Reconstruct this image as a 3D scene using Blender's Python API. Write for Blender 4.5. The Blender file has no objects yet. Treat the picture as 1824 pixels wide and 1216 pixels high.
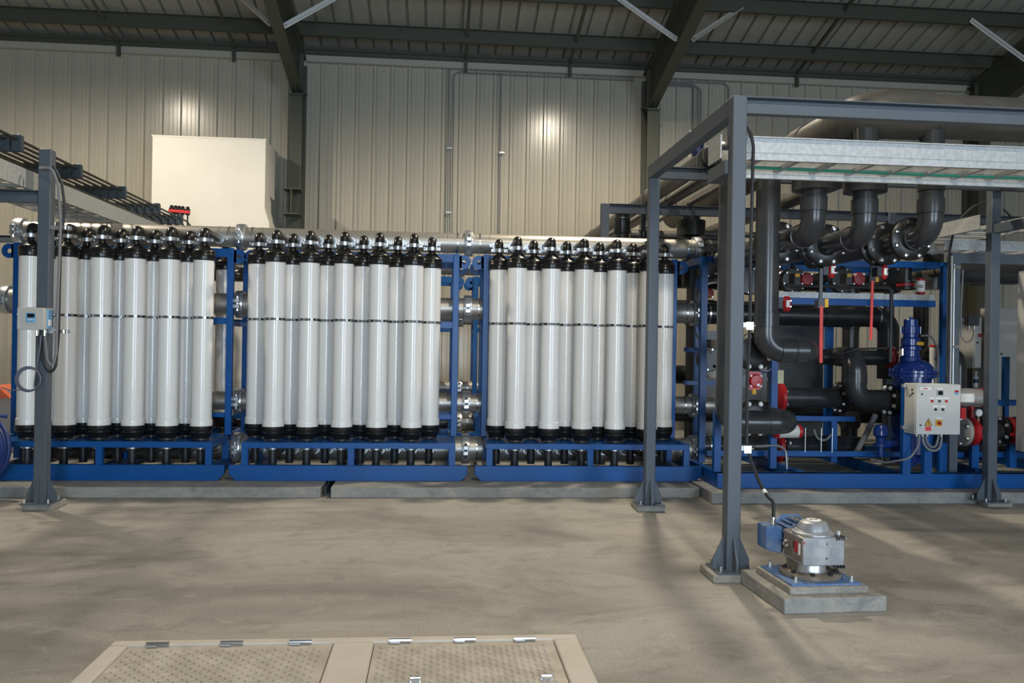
import bpy, bmesh, math, random
from mathutils import Vector, Matrix
random.seed(7)
SC = bpy.context.scene
COL = SC.collection
PI = math.pi

# ---------------------------------------------------------------- camera, light, exposure
cam = bpy.data.cameras.new('camera'); cam.sensor_width = 36.0; cam.lens = 36.0*1475/1824
cam.clip_start = 0.05; cam.clip_end = 200
camo = bpy.data.objects.new('camera', cam); COL.objects.link(camo)
yaw, pit, rol = math.radians(5.1), math.radians(0.05), math.radians(0.95)
fw = Vector((math.sin(yaw)*math.cos(pit), math.cos(yaw)*math.cos(pit), math.sin(pit)))
rt = Vector((math.cos(yaw), -math.sin(yaw), 0)); up = rt.cross(fw)
r2 = rt*math.cos(rol)+up*math.sin(rol); u2 = -rt*math.sin(rol)+up*math.cos(rol)
camo.matrix_world = Matrix(((r2.x, u2.x, -fw.x, 0), (r2.y, u2.y, -fw.y, 0), (r2.z, u2.z, -fw.z, 1.7), (0, 0, 0, 1)))
SC.camera = camo

w = bpy.data.worlds.new('world'); SC.world = w; w.use_nodes = True
w.node_tree.nodes['Background'].inputs[0].default_value = (0.75, 0.85, 1.0, 1)
w.node_tree.nodes['Background'].inputs[1].default_value = 1.0

def area(name, loc, target, sx, sy, power, col):
    l = bpy.data.lights.new(name, 'AREA'); l.shape = 'RECTANGLE'; l.size = sx; l.size_y = sy
    l.energy = power; l.color = col
    o = bpy.data.objects.new(name, l); COL.objects.link(o); o.location = loc
    o.rotation_euler = (Vector(target)-Vector(loc)).to_track_quat('-Z', 'Y').to_euler()
    return o
# daylight through the two roller doors in the front wall, behind the camera
area('door_daylight', (8.1, -6.3, 2.3), (2.6, 9.0, 1.4), 3.6, 4.2, 490, (0.68, 0.83, 1.0))
area('near_door_daylight', (0.2, -6.3, 2.2), (-0.6, 9.0, 1.5), 1.9, 4.0, 560, (0.68, 0.84, 1.0))
LAMPS = [(-6.4, 11.0, 900), (2.75, 11.0, 1120), (2.0, 2.5, 680)]

vs = SC.view_settings
vs.view_transform = 'Standard'; vs.look = 'None'; vs.gamma = 1.0; vs.use_curve_mapping = False
vs.exposure = 0.32

# ---------------------------------------------------------------- materials
MATS = {}
def mat(name, col, rough=0.5, metal=0.0, noise=None, bump=None, spec=None, emit=None, coat=0):
    m = bpy.data.materials.new(name); m.use_nodes = True
    nt = m.node_tree; b = nt.nodes['Principled BSDF']
    b.inputs['Base Color'].default_value = (*col, 1); b.inputs['Roughness'].default_value = rough
    b.inputs['Metallic'].default_value = metal
    if spec is not None: b.inputs['Specular IOR Level'].default_value = spec
    if coat: b.inputs['Coat Weight'].default_value = coat
    if emit: b.inputs['Emission Color'].default_value = (*emit[0], 1); b.inputs['Emission Strength'].default_value = emit[1]
    if noise:                      # (colour2, scale (x,y,z), detail, low, high)
        tc = nt.nodes.new('ShaderNodeTexCoord'); mp = nt.nodes.new('ShaderNodeMapping')
        mp.inputs['Scale'].default_value = noise[1]
        nz = nt.nodes.new('ShaderNodeTexNoise'); nz.inputs['Scale'].default_value = 1; nz.inputs['Detail'].default_value = noise[2]
        rp = nt.nodes.new('ShaderNodeValToRGB')
        rp.color_ramp.elements[0].position = noise[3]; rp.color_ramp.elements[0].color = (*col, 1)
        rp.color_ramp.elements[1].position = noise[4]; rp.color_ramp.elements[1].color = (*noise[0], 1)
        nt.links.new(tc.outputs['Object'], mp.inputs[0]); nt.links.new(mp.outputs[0], nz.inputs['Vector'])
        nt.links.new(nz.outputs['Fac'], rp.inputs[0]); nt.links.new(rp.outputs[0], b.inputs['Base Color'])
    if bump:                       # (scale, strength)
        tc = nt.nodes.new('ShaderNodeTexCoord'); nz = nt.nodes.new('ShaderNodeTexNoise')
        nz.inputs['Scale'].default_value = bump[0]; nz.inputs['Detail'].default_value = 6
        bp = nt.nodes.new('ShaderNodeBump'); bp.inputs['Strength'].default_value = bump[1]; bp.inputs['Distance'].default_value = 0.01
        nt.links.new(tc.outputs['Object'], nz.inputs['Vector']); nt.links.new(nz.outputs['Fac'], bp.inputs['Height'])
        nt.links.new(bp.outputs[0], b.inputs['Normal'])
    MATS[name] = m
    return m
mat('white_pvc', (0.82, 0.81, 0.79), 0.26, coat=0.2)
mat('cap_black', (0.012, 0.012, 0.012), 0.28)
mat('steel_pipe', (0.42, 0.40, 0.37), 0.42, 0.75, ((0.50, 0.47, 0.42), (3, 3, 9), 3, 0.35, 0.7))
mat('zinc', (0.58, 0.60, 0.62), 0.33, 0.85)
mat('bright_steel', (0.75, 0.75, 0.75), 0.2, 1.0)
mat('blue_paint', (0.002, 0.080, 0.30), 0.36, noise=((0.003, 0.068, 0.25), (2, 2, 2), 4, 0.4, 0.7), spec=0.35)
mat('vessel_blue', (0.006, 0.035, 0.20), 0.28, coat=0.3)
mat('motor_blue', (0.075, 0.16, 0.36), 0.55, noise=((0.19, 0.23, 0.30), (14, 14, 14), 4, 0.45, 0.75))
mat('gantry_grey', (0.074, 0.090, 0.110), 0.5, noise=((0.085, 0.10, 0.12), (3, 3, 1), 3, 0.4, 0.7))
mat('frame_green', (0.062, 0.066, 0.048), 0.6)
mat('wall_cream', (0.45, 0.42, 0.345), 0.2, noise=((0.38, 0.36, 0.31), (5, 5, 0.25), 4, 0.35, 0.75))
mat('roof_cream', (0.34, 0.33, 0.28), 0.5, noise=((0.29, 0.285, 0.245), (4, 0.3, 4), 4, 0.35, 0.75))
mat('trim_cream', (0.42, 0.40, 0.34), 0.45)
mat('board_white', (0.86, 0.82, 0.73), 0.7, noise=((0.82, 0.78, 0.69), (1.5, 1.5, 1.5), 5, 0.4, 0.7))
mat('galv_lamplit', (0.66, 0.67, 0.66), 0.45, 0.3)  # paler copy of galv; the nearby lamp's brightness on the braces is put into the colour
mat('galv', (0.40, 0.41, 0.405), 0.5, 0.4, ((0.48, 0.49, 0.485), (30, 30, 30), 3, 0.4, 0.6))
mat('pvc_grey', (0.030, 0.032, 0.036), 0.27, noise=((0.042, 0.043, 0.045), (5, 5, 5), 4, 0.4, 0.7))
mat('pvc_dusty', (0.062, 0.058, 0.053), 0.35, noise=((0.10, 0.092, 0.08), (4, 9, 9), 4, 0.35, 0.75))
mat('pvc_black', (0.014, 0.015, 0.017), 0.3)
mat('flange_black', (0.010, 0.010, 0.011), 0.35)
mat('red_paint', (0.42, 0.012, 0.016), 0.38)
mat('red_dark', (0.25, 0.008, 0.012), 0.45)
mat('red_bright', (0.75, 0.05, 0.045), 0.5)
mat('orange', (0.72, 0.16, 0.07), 0.55)
mat('yellow', (0.65, 0.36, 0.02), 0.5)
mat('rubber', (0.018, 0.018, 0.020), 0.55)
mat('cable_grey', (0.20, 0.20, 0.205), 0.55)
mat('cable_wire', (0.14, 0.15, 0.20), 0.5)
mat('hose_blue', (0.012, 0.035, 0.16), 0.45)
mat('enclosure', (0.60, 0.585, 0.55), 0.5)
mat('cabinet', (0.42, 0.41, 0.39), 0.55)
mat('panel_mark', (0.86, 0.85, 0.82), 0.6)
mat('ink', (0.02, 0.02, 0.025), 0.6)
mat('ink_red', (0.55, 0.03, 0.03), 0.6)
mat('lens_green', (0.02, 0.10, 0.06), 0.3)
mat('transmitter_grey', (0.50, 0.49, 0.46), 0.5)
mat('transmitter_blue', (0.16, 0.38, 0.62), 0.5)
mat('lcd', (0.008, 0.012, 0.014), 0.15)
mat('gear_grey', (0.27, 0.28, 0.295), 0.42, 0.35, ((0.42, 0.42, 0.42), (10, 10, 10), 4, 0.4, 0.7), (120, 0.05))
mat('gear_dusty', (0.13, 0.11, 0.09), 0.7, 0.1, ((0.22, 0.185, 0.15), (12, 12, 12), 5, 0.35, 0.65))
mat('aluminium', (0.58, 0.58, 0.58), 0.35, 0.7)
mat('brass_dull', (0.30, 0.22, 0.12), 0.5, 0.6)
mat('clip_slate', (0.035, 0.05, 0.062), 0.55)
mat('olive_pipe', (0.028, 0.026, 0.020), 0.4)
mat('tag_cream', (0.55, 0.53, 0.34), 0.7)
mat('navy', (0.012, 0.02, 0.09), 0.4)
mat('green_cable', (0.02, 0.22, 0.15), 0.5)
mat('lamp_glass', (0.9, 0.88, 0.8), 0.4, emit=((1.0, 0.83, 0.55), 12))
mat('bottle', (0.45, 0.48, 0.55), 0.15)
mat('hatch_frame', (0.54, 0.49, 0.43), 0.62, noise=((0.48, 0.43, 0.37), (5, 5, 5), 5, 0.35, 0.7))
mat('hatch_plate', (0.38, 0.335, 0.28), 0.6, 0.1, ((0.48, 0.43, 0.37), (9, 9, 9), 5, 0.4, 0.65))
mat('soffit_dark', (0.05, 0.05, 0.05), 0.8)

def concrete(name, light, dark, stain, sx, rough=0.75, bump=0.08):
    m = bpy.data.materials.new(name); m.use_nodes = True; nt = m.node_tree; b = nt.nodes['Principled BSDF']
    b.inputs['Roughness'].default_value = rough
    tc = nt.nodes.new('ShaderNodeTexCoord')
    def nz(scale, det, dist=0.0):
        mp = nt.nodes.new('ShaderNodeMapping'); mp.inputs['Scale'].default_value = scale
        n = nt.nodes.new('ShaderNodeTexNoise'); n.inputs['Scale'].default_value = 1; n.inputs['Detail'].default_value = det
        n.inputs['Distortion'].default_value = dist; n.inputs['Roughness'].default_value = 0.62
        nt.links.new(tc.outputs['Object'], mp.inputs[0]); nt.links.new(mp.outputs[0], n.inputs['Vector'])
        return n
    def ramp(n, p0, p1):
        r = nt.nodes.new('ShaderNodeValToRGB'); r.color_ramp.elements[0].position = p0; r.color_ramp.elements[1].position = p1
        nt.links.new(n.outputs['Fac'], r.inputs[0]); return r
    def mix(a, bb, f):
        x = nt.nodes.new('ShaderNodeMix'); x.data_type = 'RGBA'
        for s, v in ((x.inputs[6], a), (x.inputs[7], bb)):
            if isinstance(v, tuple): s.default_value = (*v, 1)
            else: nt.links.new(v, s)
        nt.links.new(f, x.inputs[0]); return x.outputs[2]
    c = mix(light, dark, ramp(nz(sx[0], 10, 0.4), 0.36, 0.66).outputs[0])
    def scaled(n, p0, p1, k):
        r = ramp(n, p0, p1); r.color_ramp.elements[1].color = (k, k, k, 1); return r.outputs[0]
    c = mix(c, stain, scaled(nz(sx[1], 9, 0.8), 0.47, 0.72, 0.85))
    c = mix(c, tuple(min(1, v*1.25) for v in light), scaled(nz(tuple(v*3.1 for v in sx[1]), 8, 1.5), 0.60, 0.72, 0.5))
    c = mix(c, stain, scaled(nz(tuple(v*2.3+3 for v in sx[0]), 8, 0.5), 0.52, 0.75, 0.6))
    f = nz((60, 60, 60), 4)
    g = nt.nodes.new('ShaderNodeMix'); g.data_type = 'RGBA'; g.blend_type = 'MULTIPLY'; g.inputs[0].default_value = 0.35
    nt.links.new(c, g.inputs[6]); nt.links.new(ramp(f, 0.2, 0.75).outputs[0], g.inputs[7])
    nt.links.new(g.outputs[2], b.inputs['Base Color'])
    bp = nt.nodes.new('ShaderNodeBump'); bp.inputs['Strength'].default_value = bump; bp.inputs['Distance'].default_value = 0.01
    nt.links.new(f.outputs['Fac'], bp.inputs['Height']); nt.links.new(bp.outputs[0], b.inputs['Normal'])
    MATS[name] = m
concrete('concrete_floor', (0.43, 0.40, 0.355), (0.34, 0.315, 0.28), (0.18, 0.168, 0.15), ((0.5, 1.0, 1), (0.55, 1.25, 1)), 0.7)
concrete('concrete_plinth', (0.34, 0.34, 0.32), (0.23, 0.235, 0.225), (0.42, 0.39, 0.34), ((3, 3, 6), (5, 5, 8)), 0.85)
concrete('concrete_footing', (0.40, 0.38, 0.32), (0.30, 0.29, 0.26), (0.24, 0.22, 0.18), ((7, 7, 9), (9, 9, 12)), 0.85)

# ---------------------------------------------------------------- mesh helpers
def perp(d):
    d = Vector(d).normalized()
    a = Vector((0, 0, 1)) if abs(d.z) < 0.9 else Vector((1, 0, 0))
    u = d.cross(a).normalized(); return u, d.cross(u).normalized()
class B:
    def __init__(s): s.v = []; s.f = []; s.sm = []
    def add(s, vs, fs, smooth=True):
        o = len(s.v); s.v += [Vector(p) for p in vs]
        s.f += [tuple(i+o for i in f) for f in fs]; s.sm += [smooth]*len(fs)
        return s
    def box(s, x0, x1, y0, y1, z0, z1):
        return s.add([(x0,y0,z0),(x1,y0,z0),(x1,y1,z0),(x0,y1,z0),(x0,y0,z1),(x1,y0,z1),(x1,y1,z1),(x0,y1,z1)],
              [(0,3,2,1),(4,5,6,7),(0,1,5,4),(1,2,6,5),(2,3,7,6),(3,0,4,7)], False)
    def ring(s, rings, cap=True, closed=False):
        n = len(rings[0]); vs = [p for r in rings for p in r]; fs = []
        m = len(rings)
        for i in range(m-1+(1 if closed else 0)):
            a, b = i*n, ((i+1) % m)*n
            for k in range(n):
                k2 = (k+1) % n; fs.append((a+k, a+k2, b+k2, b+k))
        if cap and not closed:
            fs.append(tuple(range(n-1, -1, -1))); fs.append(tuple(range((m-1)*n, m*n)))
        return s.add(vs, fs)
    def cyl(s, p0, p1, r0, r1=None, n=20, cap=True):
        p0, p1 = Vector(p0), Vector(p1); r1 = r0 if r1 is None else r1
        u, v = perp(p1-p0)
        R = [[p+(u*math.cos(2*PI*k/n)+v*math.sin(2*PI*k/n))*r for k in range(n)] for p, r in ((p0, r0), (p1, r1))]
        return s.ring(R, cap)
    def lathe(s, prof, p0, axis=(0,0,1), n=24, cap=True):
        p0 = Vector(p0); d = Vector(axis).normalized(); u, v = perp(d)
        R = [[p0+d*h+(u*math.cos(2*PI*k/n)+v*math.sin(2*PI*k/n))*max(r, 1e-4) for k in range(n)] for r, h in prof]
        return s.ring(R, cap)
    def tube(s, pts, r, n=12, fil=0.0, fs=6, cap=True):
        P = [Vector(p) for p in pts]; Q = [P[0]]
        for i in range(1, len(P)-1):
            a, b, c = P[i-1], P[i], P[i+1]
            d1, d2 = (a-b), (c-b); l1, l2 = d1.length, d2.length; d1.normalize(); d2.normalize()
            ang = d1.angle(d2)
            if fil <= 0 or ang > PI-0.02: Q.append(b); continue
            t = min(fil/math.tan(ang/2), l1*0.49, l2*0.49); rr = t*math.tan(ang/2)
            bi = (d1+d2).normalized(); cen = b+bi*(rr/math.sin(ang/2))
            s0 = b+d1*t-cen; s1 = b+d2*t-cen; tot = s0.angle(s1); ax = s0.cross(s1).normalized()
            for k in range(fs+1): Q.append(cen+Matrix.Rotation(tot*k/fs, 3, ax) @ s0)
        Q.append(P[-1])
        R = []; u = None
        for i, p in enumerate(Q):
            if i == 0: d = Q[1]-p
            elif i == len(Q)-1: d = p-Q[i-1]
            else: d = (Q[i+1]-p).normalized()+(p-Q[i-1]).normalized()
            d.normalize()
            if u is None: u, _ = perp(d)
            u = (u-d*u.dot(d)).normalized(); v = d.cross(u)
            R.append([p+(u*math.cos(2*PI*k/n)+v*math.sin(2*PI*k/n))*r for k in range(n)])
        return s.ring(R, cap)
    def tor(s, c, axis, R, r, n=32, m=8):
        c = Vector(c); d = Vector(axis).normalized(); u, v = perp(d); rings = []
        for i in range(n):
            e = u*math.cos(2*PI*i/n)+v*math.sin(2*PI*i/n)
            rings.append([c+e*(R+r*math.cos(2*PI*k/m))+d*(r*math.sin(2*PI*k/m)) for k in range(m)])
        return s.ring(rings, False, True)
    def pipe_ring(s, c, axis, ri, ro, w, n=28):
        c = Vector(c); d = Vector(axis).normalized(); u, v = perp(d); rings = []
        for i in range(n):
            e = u*math.cos(2*PI*i/n)+v*math.sin(2*PI*i/n)
            rings.append([c+e*a+d*b for a, b in ((ri, -w/2), (ro, -w/2), (ro, w/2), (ri, w/2))])
        return s.ring(rings, False, True)
    def prism(s, pts, axis, a0, a1):
        n = len(pts)
        def P(p, a): return {'X': (a, p[0], p[1]), 'Y': (p[0], a, p[1]), 'Z': (p[0], p[1], a)}[axis]
        vs = [P(p, a0) for p in pts]+[P(p, a1) for p in pts]
        fs = [tuple(range(n)), tuple(range(2*n-1, n-1, -1))]+[(k, n+k, n+(k+1) % n, (k+1) % n) for k in range(n)]
        return s.add(vs, fs, False)
    def rect_bar(s, p0, p1, w, h, upv=(0,0,1)):
        p0, p1 = Vector(p0), Vector(p1); d = (p1-p0).normalized(); u = d.cross(Vector(upv)).normalized(); v = u.cross(d)
        vs = [p+u*a*w/2+v*b*h/2 for p in (p0, p1) for a, b in ((-1,-1),(1,-1),(1,1),(-1,1))]
        return s.add(vs, [(0,1,2,3),(7,6,5,4),(0,4,5,1),(1,5,6,2),(2,6,7,3),(3,7,4,0)], False)
    def mv(s, dx, dy, dz):
        s.v = [p+Vector((dx, dy, dz)) for p in s.v]; return s
    def mesh(s, name, m, off=Vector((0,0,0)), angle=35):
        me = bpy.data.meshes.new(name); me.from_pydata([tuple(p-off) for p in s.v], [], s.f); me.update()
        bm = bmesh.new(); bm.from_mesh(me); bmesh.ops.recalc_face_normals(bm, faces=bm.faces); bm.to_mesh(me); bm.free()
        for p, q in zip(me.polygons, s.sm): p.use_smooth = q
        me.set_sharp_from_angle(angle=math.radians(angle))
        me.materials.append(MATS[m] if isinstance(m, str) else m)
        return me
    def obj(s, name, m, parent=None, label=None, bevel=0):
        if parent is not None:
            off = parent.location.copy(); q = parent.parent
            while q is not None: off = off+q.location; q = q.parent
        else:
            lo = [min(p[i] for p in s.v) for i in range(3)]; hi = [max(p[i] for p in s.v) for i in range(3)]
            off = Vector(((lo[0]+hi[0])/2, (lo[1]+hi[1])/2, lo[2]))
        o = bpy.data.objects.new(name, s.mesh(name, m, off)); COL.objects.link(o)
        if parent is not None: o.parent = parent
        else: o.location = off
        if label: o['label'] = label
        if bevel:
            bv = o.modifiers.new('bevel', 'BEVEL'); bv.width = bevel; bv.segments = 2; bv.limit_method = 'ANGLE'
        return o
def T(name, label, cat, loc=(0,0,0), group=None, kind=None):
    o = bpy.data.objects.new(name, None); COL.objects.link(o); o.location = loc; o.empty_display_size = 0.1
    return tag(o, label, cat, group, kind)
def tag(o, label, cat, group=None, kind=None):
    o['label'] = label; o['category'] = cat
    if group: o['group'] = group
    if kind: o['kind'] = kind
    return o
def copy_tree(o, parent=None, loc=None):
    c = o.copy(); COL.objects.link(c)
    if parent is not None: c.parent = parent
    if loc is not None: c.location = loc
    for ch in list(o.children): copy_tree(ch, c)
    return c
ORD = ['first', 'second', 'third', 'fourth', 'fifth', 'sixth', 'seventh', 'eighth', 'ninth', 'tenth', 'eleventh', 'twelfth']

# ---------------------------------------------------------------- building shell
YW = 16.2; ZE = 7.25; SL = 0.257; XL, XR = -12.0, 14.64
tag(B().box(XL-2, XR+4, -6.5, 16.6, -0.3, 0.0).obj('floor', 'concrete_floor'), 'stained beige concrete slab floor of the plant hall', 'floor', kind='structure')
wb = tag(B().box(XL, XR, YW+0.06, YW+0.2, 0.0, ZE).obj('wall_back', 'trim_cream'), 'cream ribbed sheet metal back wall of the hall', 'wall', kind='structure')
def ribbed(L, m, name, h=0.032, q=0.007, wr=1.0):        # one rib-to-rib sheet bay, 0.333 wide (x), length L (z), relief towards -y
    prof = [(0.0, 0.0), (0.022*wr, -h), (0.07*wr, -h), (0.092*wr, 0.0), (0.165, 0.0), (0.172, -q), (0.187, -q), (0.194, 0.0),
            (0.245, 0.0), (0.252, -q), (0.267, -q), (0.274, 0.0), (0.333, 0.0)]
    b = B(); n = len(prof)
    vs = [(x, y, z) for z in (0, L) for x, y in prof]+[(x, max(0.02, -h+0.01), z) for z in (0, L) for x in (0, 0.333)]
    fs = [(k, k+1, n+k+1, n+k) for k in range(n-1)]+[(2*n, 2*n+2, 2*n+3, 2*n+1)]
    b.add(vs, fs, False); return b.mesh(name, m)
wm = ribbed(ZE-0.1, 'wall_cream', 'wall_panel', 0.042)
npan = 80
for k in range(npan):
    o = bpy.data.objects.new('panel', wm); COL.objects.link(o); o.parent = wb
    o.location = Vector((XL+k*0.333, YW+0.03, 0.0))-wb.location
ce = tag(B().add([(XL, YW+0.3, ZE-0.077+0.22), (XR, YW+0.3, ZE-0.077+0.22), (XR, 4.0, ZE+SL*12.2+0.22), (XL, 4.0, ZE+SL*12.2+0.22),
     (XL, YW+0.3, ZE-0.077+0.18), (XR, YW+0.3, ZE-0.077+0.18), (XR, 4.0, ZE+SL*12.2+0.18), (XL, 4.0, ZE+SL*12.2+0.18)],
     [(0,1,2,3),(7,6,5,4),(0,4,5,1),(1,5,6,2),(2,6,7,3),(3,7,4,0)], False).obj('ceiling', 'roof_cream'), 'sloping ribbed metal underside of the hall roof', 'ceiling', kind='structure')
LR = 12.4*math.hypot(1, SL)
rm = ribbed(LR, 'roof_cream', 'roof_panel', -0.06, 0.001, 0.55)
ang = math.atan(SL)
for k in range(npan):
    o = bpy.data.objects.new('panel', rm); COL.objects.link(o); o.parent = ce
    # local z runs up the slope (towards -Y, +Z), local -y faces down
    zc = Vector((0, -math.cos(ang), math.sin(ang))); xc = Vector((1, 0, 0)); yc = zc.cross(xc)
    Mx = Matrix((( xc.x, yc.x, zc.x, 0), (xc.y, yc.y, zc.y, 0), (xc.z, yc.z, zc.z, 0), (0,0,0,1)))
    Mx.translation = Vector((XL+k*0.333, YW+0.2, ZE-0.2*SL+0.05))-ce.location
    o.matrix_local = Mx
# the rest of the hall, behind and beside the photographer
tag(B().add([(XL, 4.0, 10.55), (XR, 4.0, 10.55), (XR, -6.5, 7.9), (XL, -6.5, 7.9), (XL, 4.0, 10.4), (XR, 4.0, 10.4), (XR, -6.5, 7.75), (XL, -6.5, 7.75)],
     [(0,1,2,3),(7,6,5,4),(0,4,5,1),(1,5,6,2),(2,6,7,3),(3,7,4,0)], False).obj('ceiling', 'roof_cream'), 'far slope of the hall roof behind the photographer', 'ceiling', kind='structure')
tag(B().box(XL-0.2, XL, -6.5, YW+0.1, 0, 10.5).obj('wall_left', 'wall_cream'), 'cream left end wall of the hall', 'wall', kind='structure')
tag(B().box(XR, XR+0.2, -6.5, YW+0.1, 0, 10.5).obj('wall_right', 'wall_cream'), 'cream right end wall of the hall', 'wall', kind='structure')
fwb = B().box(XL, -0.8, -6.6, -6.4, 0, 7.8).box(1.2, 6.2, -6.6, -6.4, 0, 7.8).box(10.0, XR, -6.6, -6.4, 0, 7.8).box(-0.8, 1.2, -6.6, -6.4, 4.3, 7.8).box(6.2, 10.0, -6.6, -6.4, 4.5, 7.8)
tag(fwb.obj('wall_front', 'wall_cream'), 'cream front wall with two open roller doors behind the photographer', 'wall', kind='structure')
# eave trim
tr = tag(B().box(XL, XR, YW-0.10, YW+0.05, ZE-0.25, ZE-0.13).obj('trim_1', 'trim_cream'), 'pale flashing strip along the top of the back wall', 'trim', kind='structure')
tag(B().box(XL, XR, YW-0.16, YW+0.05, ZE-0.13, ZE-0.06).box(XL, XR, YW-0.20, YW+0.05, ZE-0.06, ZE+0.0).obj('trim_2', 'frame_green'), 'dark eave strut above the pale flashing strip', 'trim', kind='structure')

# portal frames
def isec(b, p0, p1, wid, d, tf=0.02, tw=0.012):
    """I-section in a plane of constant x; p0,p1 = (y,z) on the centreline, wid along x, depth d normal to the line"""
    X = isec.x; (y0, z0), (y1, z1) = p0, p1
    dy, dz = y1-y0, z1-z0; L = math.hypot(dy, dz); ny, nz = -dz/L, dy/L
    def quad(o0, o1, x0, x1):
        pts = [(y0+ny*o0, z0+nz*o0), (y1+ny*o0, z1+nz*o0), (y1+ny*o1, z1+nz*o1), (y0+ny*o1, z0+nz*o1)]
        b.prism(pts, 'X', x0, x1)
    quad(-d/2, -d/2+tf, X-wid/2, X+wid/2); quad(d/2-tf, d/2, X-wid/2, X+wid/2); quad(-d/2+tf, d/2-tf, X-tw/2, X+tw/2)
FR = [(-2.69, 'left'), (4.05, 'middle'), (10.8, 'right')]
FLAB = ['dark green steel column and rafter right of the white wall box', 'dark green steel column and rafter rising behind the grey pipe gantry', 'dark green steel rafter at the far right under the roof']
for (X, nm), lab in zip(FR, FLAB):
    isec.x = X
    t = T('portal_frame', lab, 'steel frame', (X, 15.85, 0), 'portal frames of the hall', kind='structure')
    b = B(); b.box(X-0.115, X+0.115, 15.62, 15.64, 0, 6.24).box(X-0.115, X+0.115, 16.08, 16.10, 0, 6.9).box(X-0.006, X+0.006, 15.64, 16.08, 0, 6.6)
    b.obj('column', 'frame_green', t)
    b = B(); zt = lambda y: ZE+SL*(YW-y)-0.26
    y0, y1 = 16.0, 4.2
    isec(b, (y0, zt(y0)-0.41), (y1, zt(y1)-0.41), 0.2, 0.82)
    b.obj('rafter', 'frame_green', t)
    # eave haunch web between column and rafter
    B().prism([(15.62, 6.24), (16.10, 6.9), (16.10, zt(16.10)), (15.4, zt(15.4)), (15.4, zt(15.4)-0.82)], 'X', X-0.01, X+0.01).obj('haunch', 'frame_green', t)
    B().prism([(15.55, 6.20), (16.1, 6.36), (16.1, 6.38), (15.55, 6.225)], 'X', X-0.14, X+0.14).obj('cap_plate', 'frame_green', t)
    B().box(X-0.09, X+0.09, 15.83, 15.845, 6.3, 7.05).obj('stiffener', 'frame_green', t)
    if nm == 'left':
        b = B().box(X-0.15, X+0.15, 15.25, 15.62, 4.40, 4.42).box(X-0.15, X+0.15, 15.25, 15.62, 3.95, 3.97).box(X-0.008, X+0.008, 15.25, 15.62, 3.97, 4.40)
        b.obj('bracket', 'frame_green', t)
for i, y in enumerate((15.35, 14.1, 12.85, 11.6)):
    z = ZE+SL*(YW-y)
    b = B().box(XL, XR, y-0.004, y+0.004, z-0.24, z-0.01).box(XL, XR, y-0.07, y, z-0.02, z-0.008).box(XL, XR, y, y+0.07, z-0.24, z-0.23)
    tag(b.obj('roof_purlin', 'frame_green'), ['dark purlin nearest the eave, running the length of the roof', 'dark purlin second from the eave, seen at upper right', 'dark roof purlin third from the eave', 'dark roof purlin fourth from the eave'][i], 'purlin', 'roof purlins', 'structure')
for i, (px, py) in enumerate(((-6.022, 0), (-3.925, 0), (0.447, 0), (2.481, 0), (7.082, 0))):
    z = lambda y: ZE+SL*(YW-y)-0.14
    b = B().rect_bar((px, 16.08, z(16.08)), (px, 10.5, z(10.5)), 0.05, 0.008).rect_bar((px-0.022, 16.08, z(16.08)+0.025), (px-0.022, 10.5, z(10.5)+0.025), 0.006, 0.05)
    b.box(px-0.03, px+0.03, 16.0, 16.06, ZE-0.34, ZE-0.12)
    tag(b.obj('sag_brace', 'frame_green'), ORD[i]+' thin roof brace from the left, between the purlins', 'brace', 'thin roof braces')
# flange braces
def fbrace(p0, p1, lab, m='galv_lamplit'):
    t = T('flange_brace', lab, 'brace', tuple((Vector(p0)+Vector(p1))/2), 'rafter flange braces')
    d = (Vector(p1)-Vector(p0)).normalized()
    B().rect_bar(p0, p1, 0.008, 0.09, (0, 0, 1)).rect_bar(Vector(p0)+Vector((0,-0.035,-0.036)), Vector(p1)+Vector((0,-0.035,-0.036)), 0.07, 0.008, (0, 0, 1)).obj('angle_bar', m, t)
    for p in (Vector(p0)+d*0.05, Vector(p1)-d*0.05):
        B().cyl(p+Vector((0,-0.004,0)), p+Vector((0,-0.02,0)), 0.012, n=6).obj('bolt', 'ink', t)
fbrace((-2.617,13.900,6.828), (-1.781,14.050,7.424), 'bright angle brace slanting up right from the left rafter')
fbrace((3.987,13.900,6.939), (2.931,14.050,7.696), 'bright angle brace slanting up left beside the ceiling lamp')
fbrace((10.387,13.900,6.862), (9.407,14.050,7.612), 'bright angle brace in the top right corner')
fbrace((4.375,14.300,7.084), (5.210,14.100,7.643), 'dull angle brace on the right side of the middle rafter', 'trim_cream')
fbrace((-2.907,14.300,6.993), (-3.348,14.100,7.342), 'dull angle brace on the left side of the left rafter', 'trim_cream')
# high bay lamps
for i, (x, y, LAMP_POWER) in enumerate(LAMPS):
    zl = 7.45
    t = T('high_bay_lamp', ['lamp over the left rack, above the picture', 'lamp over the middle rack, at the top edge of the picture', 'lamp over the floor near the photographer, above the picture'][i], 'lamp', (x, y, zl), 'bell shaped high bay lamps')
    B().lathe([(0.21, 0.0), (0.20, 0.10), (0.15, 0.22), (0.09, 0.30), (0.085, 0.48), (0.03, 0.52)], (x, y, zl), n=24, cap=False).obj('shade', 'aluminium', t)
    B().cyl((x, y, zl+0.5), (x, y, ZE+SL*(YW-y) if y > 4 else 9.6), 0.012, n=8).obj('hanger', 'zinc', t)
    l = bpy.data.lights.new('lamp_bulb', 'SPOT'); l.energy = LAMP_POWER; l.color = (1.0, 0.88, 0.69); l.spot_size = math.radians(164); l.spot_blend = 0.45; l.shadow_soft_size = 0.16
    lo = bpy.data.objects.new('lamp_bulb', l); COL.objects.link(lo); lo.parent = t; lo.location = (0, 0, -0.03)
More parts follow.
